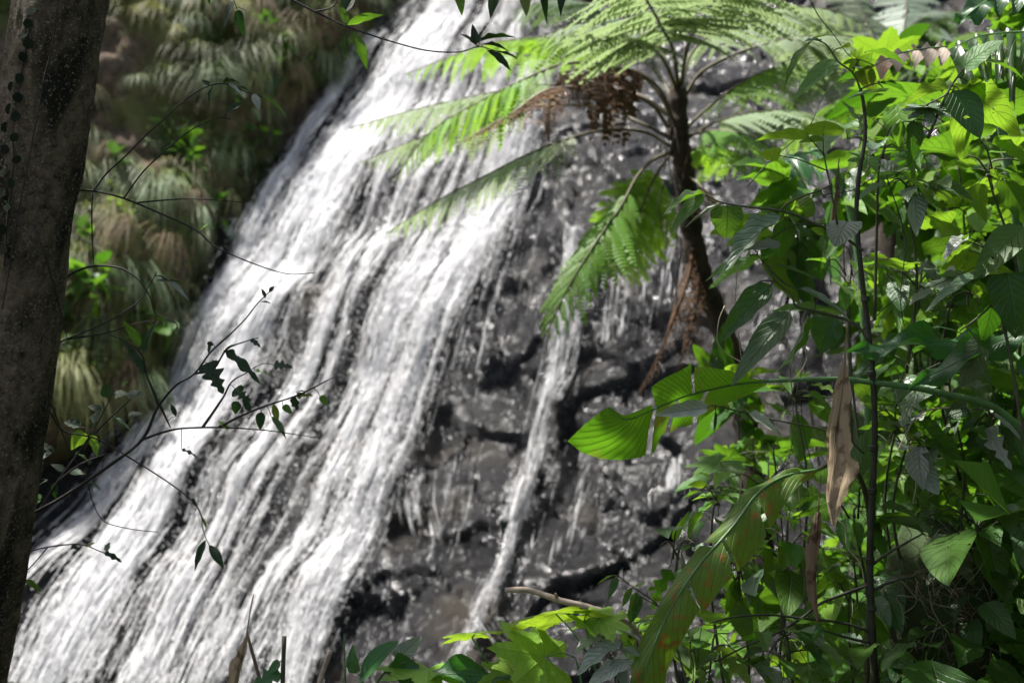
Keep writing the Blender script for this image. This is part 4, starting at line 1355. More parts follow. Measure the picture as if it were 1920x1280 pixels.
frond(tf, PF([(1284, 262), (1340, 230, .2), (1410, 212, .3), (1490, 208, .4), (1590, 235, .5)]), 0.38, 'fernpale', 20, 0.3, False, 0.5, rr=0.010)
frond(tf, PF([(1284, 285), (1330, 275, .3), (1380, 285, .5), (1430, 310, .6)]), 0.36, 'fern', 14, 0.2, False, 0.5, rr=0.009)
frond(tf, PF([(1288, 330), (1310, 345, -.2), (1335, 375, -.3), (1360, 430, -.3)]), 0.16, 'ferndead', 14, 0.5, False, 0.5, dead=True, rr=0.009)
frond(tf, PF([(1252, 215), (1200, 180), (1120, 165, .1), (1030, 168, -.5), (960, 212, -.6), (862, 268, -.6)]), 0.24, 'ferntan', 24, 0.55, True, 0.5, dead=True, rr=0.013, rmat='drystick', name="dead_frond", fwd=1.4)
frond(tf, PF([(1266, 235), (1235, 165, -.2), (1180, 130, -.2), (1100, 128, -.2), (1035, 140, -.2)]), 0.42, 'ferndead', 16, 0.42, False, 0.5, dead=True, rr=0.011, name="dead_frond", hang=True)
frond(tf, PF([(1060, 140, -.1), (1035, 170), (1028, 215), (1030, 268)]), 0.12, 'ferndead', 18, 0.1, False, 0.5, dead=True, rr=0.008, name="dead_frond", hang=True)
frond(tf, PF([(1300, 450), (1290, 520, -.2), (1262, 600, -.3), (1228, 680, -.3), (1192, 745, -.3)]), 0.13, 'ferndead', 24, 0.1, False, 0.6, dead=True, rr=0.010, name="dead_frond", rmat='ferndead', fwd=1.2)
frond(tf, PF([(1310, 500), (1305, 570, -.2), (1290, 640, -.3), (1265, 700, -.3)]), 0.12, 'ferndead', 18, 0.1, False, 0.6, dead=True, rr=0.009, name="dead_frond", rmat='ferndead', fwd=1.2)
frond(tf, PF([(1276, 170), (1300, 95, .4), (1370, 45, .8), (1460, 15, 1.0), (1560, 20, 1.1), (1640, 60, 1.1)]), 0.42, 'fernpale', 20, 0.3, False, 0.5, rr=0.012)
frond(tf, PF([(1270, 170), (1235, 100, -.4), (1165, 60, -.7), (1090, 45, -.9), (1010, 70, -1.0)]), 0.40, 'fernpale', 20, 0.32, False, 0.45, rr=0.012)
frond(tf, PF([(1282, 255), (1345, 245, -.3), (1420, 262, -.5), (1480, 310, -.5)]), 0.30, 'fern', 16, 0.3, False, 0.45, rr=0.010)
# aerial roots and old leaf bases hanging about the crown
for k in range(14):
    x = R(1245, 1300); y = R(240, 480)
    mb = MB(); mb.tube([P(x, y, D - .06), P(x + R(-12, 8), y + 45, D - .09), P(x + R(-22, 10), y + R(80, 130), D - .08)], 0.006, 0.002, 5, 0.2)
    part("aerial_root", mb.build("aerial_root"), MAT['fern_trunk'], tf)

D2 = 8.2
tf2 = thing("tree_fern", "second tree fern farther back, its grey-green fronds arching behind the thicket", "tree fern", P(1660, 500, D2))
mb = MB(); mb.tube([P(1690, 700, D2), P(1675, 480, D2), P(1668, 330, D2), P(1660, 190, D2)], 0.10, 0.07, 12, 0.15)
part("trunk", mb.build("trunk"), MAT['fern_trunk'], tf2)
for pts, mt in [([(1660, 190), (1600, 90, -.2), (1520, 30, -.5), (1420, 20, -.8)], 'fernpale'), ([(1662, 190), (1680, 90, -.1), (1730, 30, -.2), (1800, 20, -.3)], 'ferngrey'), ([(1658, 190), (1640, 80, .3), (1600, -10, .5), (1560, -60, .7)], 'fernpale'),
                ([(1664, 195), (1720, 130, -.4), (1780, 100, -.7), (1850, 130, -.9)], 'ferngrey'), ([(1660, 195), (1590, 140, -.5), (1530, 150, -.8), (1480, 210, -1.0)], 'fernpale'), ([(1662, 190), (1690, 80, .4), (1700, 0, .7), (1690, -80, .9)], 'ferngrey'),
                ([(1662, 192), (1740, 100, .4), (1830, 60, .5), (1920, 80, .6)], 'fern'), ([(1658, 195), (1600, 180, .3), (1520, 220, .5), (1450, 290, .6)], 'fern')]:
    frond(tf2, PF(pts, D2), 0.42, mt, 24, 0.22, False, 0.45, rr=0.011)
tf3 = thing("low_fern", "low fern with pale fronds arching below the wavy strap leaves", "fern", P(1640, 900, 5.2))
for pts, mt in [([(1640, 900), (1600, 830, -.1), (1540, 800, -.2), (1470, 820, -.3)], 'fern'), ([(1640, 900), (1640, 820, .1), (1600, 770, .2), (1540, 760, .2)], 'fernpale'), ([(1645, 900), (1690, 820, 0), (1760, 790, 0), (1830, 830, 0)], 'fern'), ([(1642, 900), (1660, 800, .2), (1700, 740, .3), (1760, 720, .3)], 'fern')]:
    frond(tf3, PF(pts, 5.2), 0.20, mt, 22, 0.2, False, 0.4, rr=0.006)
tf4 = thing("low_fern", "pale green fern spreading behind the cane, above the wavy strap leaves", "fern", P(1700, 640, 5.6))
for pts, mt in [([(1700, 640), (1660, 570, -.1), (1610, 550, -.2), (1550, 580, -.3)], 'fern'), ([(1700, 640), (1720, 560, -.1), (1780, 530, -.2), (1840, 560, -.3)], 'fern'), ([(1700, 640), (1690, 540, .2), (1660, 490, .3), (1610, 480, .4)], 'fern')]:
    frond(tf4, PF(pts, 5.6), 0.22, mt, 22, 0.2, False, 0.4, rr=0.006)

# ------------------------------------------------------------------ the dark cane and the shrubs around it
D = 3.0
cane = thing("dark_cane", "upright dark jointed cane rising through the thicket", "cane", P(1644, 1400, D))
mb = MB()
mb.tube([P(1650, 1900, D), P(1644, 1400, D), P(1640, 1280, D), P(1633, 1140, D), P(1631, 1050, D), P(1633, 980, D), P(1639, 860, D), P(1640, 780, D), P(1636, 700, D), P(1628, 620, D), P(1618, 540, D), P(1609, 450, D), P(1606, 390, D), P(1612, 320, D), P(1622, 260, D), P(1620, 200, D), P(1613, 168, D)], 0.0115, 0.0045, 10, 0.06, 8)
for q in (1050, 1140, 920, 840, 700, 560):
    x = float(np.interp(q, [168, 390, 620, 780, 1050, 1280], [1613, 1606, 1628, 1640, 1631, 1640]))
    mb.tube([P(x, q - 5, D), P(x, q, D), P(x, q + 5, D)], 0.0125, 0.0125, 10, 0.05, 3)
part("stem", mb.build("stem"), MAT['cane'], cane)
for st in [[(1633, 1060), (1660, 1040), (1690, 1022), (1730, 1000)], [(1632, 1095), (1590, 1110), (1540, 1130), (1500, 1160), (1450, 1190), (1400, 1210), (1340, 1240)], [(1634, 1185), (1600, 1172), (1560, 1164), (1500, 1158), (1440, 1152), (1380, 1156), (1330, 1167)], [(1634, 1205), (1590, 1195), (1540, 1180)], [(1631, 1110), (1670, 1090), (1720, 1080)]]:
    mb = MB(); mb.tube([P(x, y, D) for x, y in st], 0.0048, 0.0022, 7, 0.1)
    part("branch", mb.build("branch"), MAT['cane'], cane)

D = 2.72
S = 'ovate'
plant("pepper_shrub", "topmost shrub sprig on the cane, narrow green leaves beside a curling tendril", "shrub",
      [[(1620, 210, D), (1613, 168, D), (1598, 136, D), (1572, 116, D), (1548, 83, D), (1524, 74, D)], [(1598, 136, D), (1612, 110, D), (1622, 98, D)], [(1613, 168, D), (1630, 160, D), (1645, 156, D)]],
      [(1524, 74, 1575, 57, 22, D, -.05, 'u', S, 'mid'), (1540, 79, 1508, 68, 10, D, -.04, 'u', S, 'palesheen'), (1524, 76, 1455, 160, 24, D, 0, 'l', 'lance', 'mid'), (1568, 113, 1488, 178, 46, D, -.04, 'c', S, 'mid'),
       (1622, 97, 1706, 101, 20, D, 0, 'u', 'lance', 'mid'), (1605, 110, 1640, 120, 40, D, 0, 'b', 'palmdeep', 'bright'), (1598, 126, 1616, 126, 16, D, -.03, 'u', S, 'palesheen'), (1660, 172, 1588, 174, 46, D, -.10, 'u', S, 'grey'),
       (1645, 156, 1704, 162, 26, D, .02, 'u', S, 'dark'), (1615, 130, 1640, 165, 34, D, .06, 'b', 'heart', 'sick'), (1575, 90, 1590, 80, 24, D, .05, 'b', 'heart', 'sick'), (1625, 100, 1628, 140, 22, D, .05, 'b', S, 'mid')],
      'stem', 0.0034, 0.0014)
plant("round_leaf_shrub", "shrub with big rounded deeply veined leaves around one pale bud", "shrub",
      [[(1740, 260, D), (1760, 210, D), (1780, 168, D), (1795, 145, D), (1808, 128, D), (1832, 114, D)], [(1780, 168, D), (1770, 180, D), (1740, 195, D)]],
      [(1808, 125, 1873, 68, 66, D, -.05, 'c', 'heart', 'mid'), (1846, 115, 1930, 127, 24, D, 0, 'c', 'lance', 'mid'), (1787, 170, 1843, 254, 76, D, -.05, 'c', S, 'dark'), (1735, 200, 1775, 205, 46, D, -.03, 'u', 'palmdeep', 'grey'), (1735, 202, 1700, 196, 40, D, -.03, 'u', 'palmdeep', 'grey'),
       (1738, 203, 1748, 228, 34, D, -.05, 'u', 'palmdeep', 'grey'), (1712, 226, 1714, 312, 40, D, 0, 'c', S, 'dark'), (1694, 228, 1678, 280, 24, D, .05, 'c', S, 'mid'), (1836, 112, 1852, 138, 9, D, 0, 'c', 'lance', 'bright'), (1780, 168, 1700, 170, 44, D, .2, 'b', S, 'bright'),
       (1800, 170, 1890, 195, 66, D, .3, 'b', 'heart', 'bright'), (1820, 160, 1800, 240, 60, D, .35, 'b', 'heart', 'bright')],
      'stem', 0.0040, 0.0016)
plant("glowing_sprig", "sprig of three sunlit yellow-green leaves at the thicket's edge by the tree fern", "shrub",
      [[(1570, 420, D), (1555, 340, D), (1545, 290, D), (1543, 250, D)], [(1545, 290, D), (1520, 262, D), (1500, 256, D)], [(1550, 320, D), (1500, 300, D), (1462, 292, D)]],
      [(1520, 262, 1405, 246, 32, D, -.1, 'b', S, 'bright'), (1543, 254, 1548, 222, 74, D, -.05, 'b', 'heart', 'bright'), (1462, 292, 1424, 284, 36, D, 0, 'b', 'heart', 'bright'), (1545, 262, 1500, 262, 20, D, .05, 'b', S, 'mid')],
      'stem', 0.0028, 0.0012)
plant("pepper_shrub", "horizontal sprig with one hanging heart-shaped leaf and one white sunlit leaf", "shrub",
      [[(1618, 470, D), (1575, 440, D), (1523, 417, D), (1486, 401, D), (1449, 393, D), (1392, 387, D), (1348, 378, D), (1320, 363, D)], [(1462, 396, D), (1475, 383, D), (1500, 370, D), (1540, 356, D), (1560, 345, D)]],
      [(1363, 386, 1362, 447, 62, D, 0, 'c', 'heart', 'mid'), (1356, 382, 1278, 416, 16, D, 0, 'u', S, 'palesheen'), (1318, 362, 1238, 382, 22, D, 0, 'u', S, 'mid'), (1320, 363, 1252, 432, 40, D, .02, 'c', S, 'mid'), (1470, 409, 1348, 467, 44, D, -.08, 'u', S, 'grey'),
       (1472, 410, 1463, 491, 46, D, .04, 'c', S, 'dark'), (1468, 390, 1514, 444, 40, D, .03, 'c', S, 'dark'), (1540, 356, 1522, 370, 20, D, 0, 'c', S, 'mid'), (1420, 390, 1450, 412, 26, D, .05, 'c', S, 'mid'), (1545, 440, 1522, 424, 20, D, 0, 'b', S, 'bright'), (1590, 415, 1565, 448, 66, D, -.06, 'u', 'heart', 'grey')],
      'stem', 0.0042, 0.0018)
plant("pepper_shrub", "drooping shrub sprig with long dark green hanging leaves over the rock", "shrub",
      [[(1630, 640, D), (1600, 605, D), (1533, 584, D), (1493, 574, D), (1484, 552, D), (1455, 528, D), (1440, 501, D), (1420, 477, D), (1428, 462, D)], [(1455, 528, D), (1430, 526, D), (1414, 534, D)], [(1440, 501, D), (1470, 530, D), (1500, 545, D)]],
      [(1400, 485, 1320, 522, 30, D, 0, 'c', 'lance', 'mid'), (1449, 498, 1536, 513, 24, D, -.03, 'u', S, 'dark'), (1465, 462, 1392, 458, 24, D, -.03, 'c', S, 'palesheen'), (1447, 535, 1346, 627, 50, D, -.04, 'c', S, 'dark'), (1481, 584, 1368, 716, 62, D, -.05, 'c', S, 'dark'),
       (1514, 590, 1478, 708, 44, D, .02, 'r', S, 'dark'), (1498, 541, 1604, 588, 30, D, -.06, 'u', S, 'grey'), (1568, 592, 1524, 660, 74, D, .04, 'c', S, 'dark'), (1404, 465, 1398, 500, 20, D, .02, 'r', S, 'mid'), (1545, 420, 1555, 490, 46, D, .05, 'c', S, 'dark')],
      'stem', 0.0040, 0.0016)
plant("strap_plant", "plant with broad wavy dark green strap leaves arching across the thicket", "plant",
      [[(1990, 1500, 2.8), (1980, 1000, 2.8), (1965, 750, 2.8), (1950, 640, 2.8), (1930, 600, 2.8)], [(1965, 750, 2.8), (1900, 660, 2.9), (1840, 640, 3.0)]],
      [(1845, 640, 1592, 634, 44, 3.0, -.05, 'c', 'strap', 'strap'), (1950, 608, 1706, 706, 52, 2.8, -.05, 'c', 'strap', 'strap'), (1940, 640, 1960, 830, 60, 2.8, 0, 'c', 'strap', 'strap'), (1690, 628, 1586, 720, 36, 3.05, 0, 'c', 'strap', 'dark')],
      'petiole', 0.008, 0.004)
plant("big_leaf_shrub", "shrub with very large dark quilted leaves hanging at the thicket's outer edge", "shrub",
      [[(1930, 900, D), (1900, 700, D), (1870, 560, D), (1850, 512, D), (1870, 480, D), (1900, 470, D), (1925, 440, D)], [(1870, 560, D), (1840, 590, D), (1800, 620, D)]],
      [(1920, 425, 1826, 515, 70, D, -.05, 'c', S, 'mid'), (1888, 512, 1916, 626, 92, D, -.05, 'c', 'heart', 'dark'), (1848, 513, 1734, 562, 34, D, -.08, 'u', S, 'grey'), (1862, 548, 1850, 645, 62, D, .03, 'c', S, 'dark'), (1900, 470, 1960, 500, 70, D, 0, 'c', S, 'mid'),
       (1815, 470, 1840, 430, 40, D, .05, 'b', S, 'bright'), (1845, 450, 1800, 440, 26, D, 0, 'b', S, 'mid'), (1815, 445, 1765, 470, 30, D, -.03, 'u', S, 'palesheen'), (1820, 455, 1770, 485, 26, D, .03, 'b', S, 'bright'), (1835, 645, 1815, 720, 60, D, .1, 'c', 'heart', 'grey')],
      'stem', 0.0050, 0.0020)
plant("trailing_sprig", "trailing sprig with two pale crinkled leaves below the bright banana leaf", "shrub",
      [[(1620, 850, 2.9), (1593, 827, 2.9), (1540, 804, 2.9), (1467, 790, 2.9), (1390, 772, 2.9), (1340, 760, 2.85), (1325, 763, 2.8)]],
      [(1328, 765, 1228, 772, 30, 2.8, 0, 'f', S, 'palesheen'), (1404, 775, 1474, 814, 28, 2.85, 0, 'c', S, 'palesheen'), (1342, 770, 1340, 815, 7, 2.85, 0, 'c', 'lance', 'dark')],
      'stem', 0.0030, 0.0014)

# ------------------------------------------------------------------ banana-like plants
def torn_leaf(name, mid, wl, wr, tears, mat, t, curl=0.25, seed=0, wave=0.02, hang=0.5, nrm=(0, -0.7, 0.7), rr=0.004, rmat='petiole', slantf=0.35, gapw=0.012):
    """broad leaf on a midrib: blade cut into strips at the given places. tears: positions 0..1 per side"""
    path = smooth_path(mid, 10)
    n = len(path)
    r = random.Random(seed)
    mb = MB()
    for sg, wf, tr_ in ((-1, wl, tears[0]), (1, wr, tears[1])):
        cuts = [0.0] + list(tr_) + [1.0]
        for a, b in zip(cuts, cuts[1:]):
            g = gapw if 0 < a else 0
            lag = r.uniform(-0.15, 0.35)
            tw = r.uniform(-0.25, 0.25)
            m = max(3, int((b - a) * 26))
            rows, uvs = [], []
            for i in range(m + 1):
                f = a + g + (b - a - g) * i / m
                x = f * (n - 1); k = min(int(x), n - 2)
                p = path[k].lerp(path[k + 1], x - k)
                tg = (path[min(k + 1, n - 1)] - path[max(k - 1, 0)]).normalized()
                z = Vector(nrm); z = (z - z.dot(tg) * tg).normalized()
                sd = tg.cross(z) * sg
                w = wf(f)
                row, uvr = [], []
                for j in range(6):
                    q = j / 5
                    pos = p + sd * (w * q) + tg * (w * q * slantf) - z * (curl * w * q * q) + Vector((0, 0, -hang * lag * w * q * q)) + z * (wave * math.sin(f * 31 + seed) * q) + z * (tw * w * q * (i / m - 0.5) * (1 if len(cuts) > 2 else 0))
                    row.append(pos); uvr.append((0.5 + sg * 0.5 * q, f))
                if sg < 0:
                    row = row[::-1]; uvr = uvr[::-1]
                rows.append(row); uvs.append(uvr)
            mb.grid(rows, uvs)
    lf = part(name, mb.build(name), MAT[mat], t)
    mr = MB(); mr.tube(path, rr, rr * 0.35, 7, 0, 0)
    part("midrib", mr.build("midrib"), MAT[rmat], lf)
    return lf


u3 = pxm(3.0)
D = 3.0
bp1 = thing("banana_plant", "banana plant holding one bright green torn leaf out over the dark rock", "banana plant", P(1990, 1000, D))
mb = MB(); mb.tube([P(2010, 1500, D), P(1990, 1000, D), P(1900, 790, D), P(1750, 734, D), P(1634, 717, D), P(1570, 710, D), P(1440, 714, D)], 0.012, 0.0055, 9)
part("petiole", mb.build("petiole"), MAT['petiole'], bp1)
torn_leaf("leaf", [P(1440, 714, D), P(1380, 720, D), P(1320, 733, D - .03), P(1280, 744, D - .05), P(1230, 765, D - .07), P(1175, 786, D - .08), P(1140, 764, D - .1)],
          lambda f: u3 * (88 * min(1, f * 3.2) * (1 - max(0, f - 0.68) / 0.32 * 0.55) if f < 0.68 else 26 * (1.02 - f) / 0.32), lambda f: u3 * (78 * min(1, f * 2.5 + 0.15) + (22 if f > 0.62 else 0)) * (1 if f < 0.93 else max(0.1, (1 - f) / 0.07)),
          ([0.40, 0.66], [0.30, 0.52, 0.66]), 'banana', bp1, curl=0.12, seed=2, hang=0.25, wave=0.003, nrm=(-0.1, 0.55, 0.83), slantf=0.25, gapw=0.022)
bp2 = thing("banana_plant", "drooping yellowed banana leaf with brown burnt edges beside the hanging dead leaf", "banana plant", P(1680, 900, 2.9))
mb = MB(); mb.tube([P(1600, 1700, 3.1), P(1625, 1250, 3.1), P(1632, 1000, 3.1), P(1610, 890, 3.0), P(1565, 870, 2.85), P(1532, 880, 2.8)], 0.009, 0.005, 9)
part("petiole", mb.build("petiole"), MAT['stem'], bp2)
torn_leaf("leaf", [P(1532, 880, 2.8), P(1470, 893, 2.75), P(1420, 925, 2.7), P(1375, 985, 2.65), P(1310, 1060, 2.6), P(1255, 1145, 2.58), P(1215, 1240, 2.56), P(1190, 1330, 2.56)],
          lambda f: pxm(2.7) * (58 * min(1, f * 4 + 0.1) * (1 - 0.25 * f)), lambda f: pxm(2.7) * (24 * min(1, f * 4 + 0.1)),
          ([0.30, 0.47, 0.62], [0.5]), 'sick', bp2, curl=0.35, seed=5, hang=0.9, nrm=(0.3, -0.75, 0.6), slantf=0.5)
bp3 = thing("banana_plant", "torn strips of a grey-green banana leaf hanging behind the glowing sprig", "banana plant", P(1560, 500, 4.6))
mb = MB(); mb.tube([P(1640, 1100, 4.7), P(1620, 600, 4.6), P(1590, 380, 4.6), P(1545, 290, 4.6), P(1520, 283, 4.6)], 0.018, 0.008, 8)
part("petiole", mb.build("petiole"), MAT['petiole'], bp3)
torn_leaf("leaf", [P(1530, 284, 4.6), P(1495, 290, 4.55), P(1460, 305, 4.5), P(1432, 330, 4.45)], lambda f: pxm(4.6) * 92 * min(1, f * 6 + .4) * (1 - 0.5 * f), lambda f: pxm(4.6) * 22 * (1 - f * .6), ([0.18, 0.36, 0.52, 0.7, 0.85], [0.5]), 'strap', bp3, curl=0.5, seed=8, hang=0.9, nrm=(-0.2, -0.5, 0.8), gapw=0.05)
bp4 = thing("banana_plant", "banana plant with one dry pinkish torn leaf among dark hanging strips", "banana plant", P(1890, 400, 3.5))
mb = MB(); mb.tube([P(1960, 1100, 3.6), P(1930, 600, 3.6), P(1880, 250, 3.5), P(1840, 120, 3.5), P(1790, 92, 3.5)], 0.02, 0.008, 8)
part("petiole", mb.build("petiole"), MAT['petiole'], bp4)
torn_leaf("dry_leaf", [P(1775, 88, 3.5), P(1735, 92, 3.45), P(1690, 100, 3.4), P(1640, 122, 3.35)], lambda f: pxm(3.5) * 34 * min(1, f * 5 + .5) * (1.0 - .3 * f), lambda f: pxm(3.5) * 8, ([0.2, 0.55], [0.5]), 'pink', bp4, curl=0.3, seed=12, hang=0.5, nrm=(0.0, -0.8, 0.6), gapw=0.02)
torn_leaf("leaf", [P(1930, 60, 3.5), P(1880, 62, 3.5), P(1830, 70, 3.5), P(1775, 95, 3.5)], lambda f: pxm(3.5) * 170 * min(1, f * 5 + .5) * (1.0 - .35 * f), lambda f: pxm(3.5) * 12, ([0.12, 0.3, 0.46, 0.62, 0.8], [0.5]), 'dark', bp4, curl=0.4, seed=14, hang=1.2, nrm=(0.0, -0.6, 0.8), gapw=0.05)
bp5 = thing("banana_plant", "huge dark leaf of a banana plant jutting in at the top corner", "banana plant", P(2080, 300, 2.6))
mb = MB(); mb.tube([P(2150, 1300, 2.6), P(2120, 500, 2.6), P(2080, 120, 2.6), P(2010, 10, 2.6), P(1960, -10, 2.6)], 0.014, 0.006, 8)
part("petiole", mb.build("petiole"), MAT['petiole'], bp5)
torn_leaf("leaf", [P(1980, -20, 2.6), P(1920, -14, 2.6), P(1860, -4, 2.58), P(1795, 44, 2.55)], lambda f: pxm(2.6) * 52 * min(1, f * 4 + .7) * (1.02 - f) ** .5, lambda f: pxm(2.6) * 50 * (1.02 - f) ** .5, ([], []), 'strap', bp5, curl=0.2, seed=16, nrm=(0.0, -0.75, 0.5))

# hanging dead leaf, curled like a scroll
def scroll(name, pts, widths, label, mat='dead', turn=3.6, seed=0):
    """a dry leaf folded round its midrib: two crumpled wings, ragged rims"""
    path = smooth_path(pts, 12)
    n = len(path)
    r = random.Random(seed * 13 + 5)
    edge = [0.93 + 0.22 * float(vnoise(i * 0.33, seed * 3.1, 0, 720)) + 0.05 * r.uniform(-1, 1) for i in range(n)]
    rows, uvs = [], []
    m_ = 18
    for i, p in enumerate(path):
        f = i / (n - 1)
        t = (path[min(i + 1, n - 1)] - path[max(i - 1, 0)]).normalized()
        a = Vector((1, 0, 0)); a = (a - a.dot(t) * t).normalized(); b = t.cross(a)
        w = float(np.interp(f, np.linspace(0, 1, len(widths)), widths))
        row, uvr = [], []
        for j in range(m_ + 1):
            q = -1 + 2 * j / m_
            ext = abs(q) * (edge[i] if abs(q) > 0.8 else 1.0)
            an = 0.9 * math.sin(2.2 * f + seed) + (1.15 if q > 0 else -0.95)
            x = math.sin(an) * ext + 0.10 * math.sin(9 * q + 5 * f)
            y = math.cos(an) * ext * 0.8 - 0.55 * q * q * (1 if q > 0 else -0.4)
            cr = 0.10 * float(vnoise(q * 3.5 + seed, f * 9.0, 0.5, 700 + seed)) + 0.05 * math.sin(q * 26 + f * 3)
            row.append(p + w * 1.25 * (x * a - (y + cr) * b) + t * (w * 0.35 * float(vnoise(q * 4, f * 6, 1.5, 710 + seed)) * abs(q)))
            uvr.append((0.5 + q * 0.5, f * 1.5))
        rows.append(row); uvs.append(uvr)
    mb = MB(); mb.grid(rows, uvs)
    mb.tube(smooth_path([pts[0] + Vector((0.012, 0, 0.09)), pts[0] + Vector((0.004, 0, 0.04)), pts[0]], 4), 0.0015, 0.002, 5, 0, 0)
    mb.tube(path, 0.0022, 0.0008, 5, 0, 0)
    return single(name, mb.build(name), MAT[mat], label, "dead leaf")


dl = 2.75
scroll("dead_leaf", [P(1584, 672, dl), P(1577, 740, dl), P(1566, 810, dl), P(1564, 870, dl), P(1556, 930, dl), P(1562, 985, dl)], [0.002, 0.018, 0.030, 0.040, 0.026, 0.004], "long brown scroll-like dead leaf hanging from the tip of a wavy strap leaf")
scroll("dead_leaf", [P(1534, 960, dl + .05), P(1530, 1010, dl + .05), P(1527, 1060, dl + .05), P(1528, 1110, dl + .05), P(1534, 1165, dl + .05)], [0.006, 0.015, 0.017, 0.018, 0.003], "brown tube-like dead leaf hanging lower beside the dark cane", seed=3)
scroll("dead_leaf", [P(1385, 960, 2.75), P(1382, 1000, 2.75), P(1378, 1060, 2.75)], [0.006, 0.010, 0.002], "small rust-brown shrivelled leaf dangling off the yellowed banana leaf", seed=6)
scroll("dead_leaf", [P(1568, 360, 2.95), P(1562, 400, 2.95), P(1556, 440, 2.95)], [0.004, 0.010, 0.002], "shrivelled blackish dead leaf caught under the pepper sprigs", 'ferndead', seed=7)

# ------------------------------------------------------------------ along the bottom of the view
D = 2.6
stick = MB()
stick.tube([P(1260, 1420, 2.75), P(1225, 1260, 2.74), P(1190, 1180, 2.72), P(1150, 1153, 2.7), P(1100, 1137, 2.7), P(1050, 1125, 2.7), P(1010, 1111, 2.72), P(985, 1105, 2.72), P(947, 1106, 2.72)], 0.0085, 0.0068, 9, 0.10)
stick.tube([P(1044, 1121, 2.7), P(1042, 1114, 2.69), P(1040, 1112, 2.69)], 0.004, 0.003, 6)
single("dead_stick", stick.build("dead_stick"), MAT['drystick'], "pale broken dead stick poking out over the trickle", "stick")
plant("lobed_leaf_plant", "plant of bright maple-like lobed leaves lit through in front of the trickle", "plant",
      [[(1120, 1700, D), (1110, 1450, D), (1090, 1280, D), (1078, 1232, D)], [(1110, 1450, D), (1130, 1300, D), (1085, 1200, D), (1042, 1150, D)], [(1110, 1450, D), (960, 1330, D), (925, 1260, D), (885, 1195, D)], [(1110, 1450, D), (900, 1380, D), (806, 1290, D), (804, 1262, D)], [(1130, 1300, D), (1110, 1220, D), (1095, 1165, D)]],
      [(1042, 1150, 940, 1156, 88, D, -.06, 'b', 'palm', 'lime'), (1020, 1232, 918, 1206, 96, D, -.06, 'c', 'palm', 'lime'), (895, 1186, 825, 1186, 62, D, -.05, 'b', 'palm', 'lime'), (803, 1252, 800, 1285, 64, D, -.08, 'b', 'palm', 'lime'),
       (1095, 1165, 1120, 1190, 40, D, -.05, 'b', 'palm', 'lime'), (1100, 1150, 1150, 1150, 30, D, 0, 'b', 'palm', 'lime'), (1125, 1160, 1185, 1176, 44, D, -.05, 'c', 'palm', 'lime'), (960, 1262, 900, 1275, 50, D, -.06, 'c', 'palm', 'lime')],
      'petiole', 0.0045, 0.0018)
plant("taro_plant", "low plant with two folded wavy dark green leaves before the wet rock", "plant",
      [[(690, 1600, D), (685, 1400, D), (675, 1300, D), (690, 1250, D)], [(690, 1600, D), (710, 1380, D), (705, 1290, D), (724, 1256, D)]],
      [(674, 1272, 738, 1196, 60, D, -.06, 'l', 'ovate', 'strap'), (722, 1262, 970, 1256, 46, D, -.06, 'c', 'strap', 'strap'), (745, 1235, 790, 1190, 36, D, .03, 'c', 'heart', 'grey'), (668, 1262, 655, 1210, 34, D, 0, 'l', S, 'strap')],
      'petiole', 0.0055, 0.003)
g = MB(); g.tube([P(648, 1500, D), P(647, 1300, D), P(646, 1230, D), P(645, 1187, D)], 0.004, 0.0008, 5)
single("reed", g.build("reed"), MAT['petiole'], "single upright green blade beside the folded taro leaves", "grass")
plant("broken_stalk", "cut green stalk with a torn leaf sheath standing before the waterfall", "stalk",
      [[(520, 1600, D), (528, 1400, D), (530, 1280, D), (533, 1192, D)]], [(526, 1262, 462, 1284, 40, D, -.03, 'c', 'ragged', 'strap'), (526, 1240, 498, 1262, 22, D, 0, 'c', S, 'strap')], 'stem', 0.0055, 0.005)
scroll("dead_leaf", [P(463, 1188, D), P(453, 1225, D), P(444, 1260, D), P(438, 1320, D)], [0.002, 0.010, 0.017, 0.020], "tan curled dead leaf standing folded before the foot of the waterfall", seed=9)
g = MB(); g.tube([P(520, 1500, D), P(500, 1330, D), P(482, 1256, D), P(464, 1190, D)], 0.006, 0.0035, 7, .05)
single("dry_stalk", g.build("dry_stalk"), MAT['root'], "dark red-brown dry stalk carrying the curled tan leaf", "stalk")
g = MB(); g.tube([P(560, 1520, D), P(585, 1340, D), P(602, 1270, D), P(618, 1220, D)], 0.0065, 0.006, 7, .08)
single("dry_stalk", g.build("dry_stalk"), MAT['drystick'], "short snapped pale dry stalk beside the cut green one", "stalk")
plant("sheen_leaf_plant", "cluster of quilted leaves with painted pale sheen below the broken stick", "plant",  # pale tone is sky sheen painted into the leaf colour
      [[(1180, 1700, D), (1170, 1400, D), (1160, 1280, D), (1140, 1230, D)], [(1170, 1400, D), (1150, 1250, D), (1130, 1195, D)]],
      [(1168, 1205, 1078, 1240, 40, D, -.05, 'u', S, 'palesheen'), (1180, 1235, 1098, 1275, 46, D, -.06, 'u', 'heart', 'palesheen'), (1130, 1190, 1074, 1212, 34, D, -.02, 'u', S, 'palesheen'), (1150, 1180, 1208, 1190, 26, D, -.03, 'u', S, 'palesheen'), (1165, 1215, 1200, 1226, 30, D, -.04, 'u', S, 'grey'), (1150, 1235, 1180, 1290, 34, D, -.03, 'c', S, 'palesheen')],
      'stem', 0.0035, 0.0015)
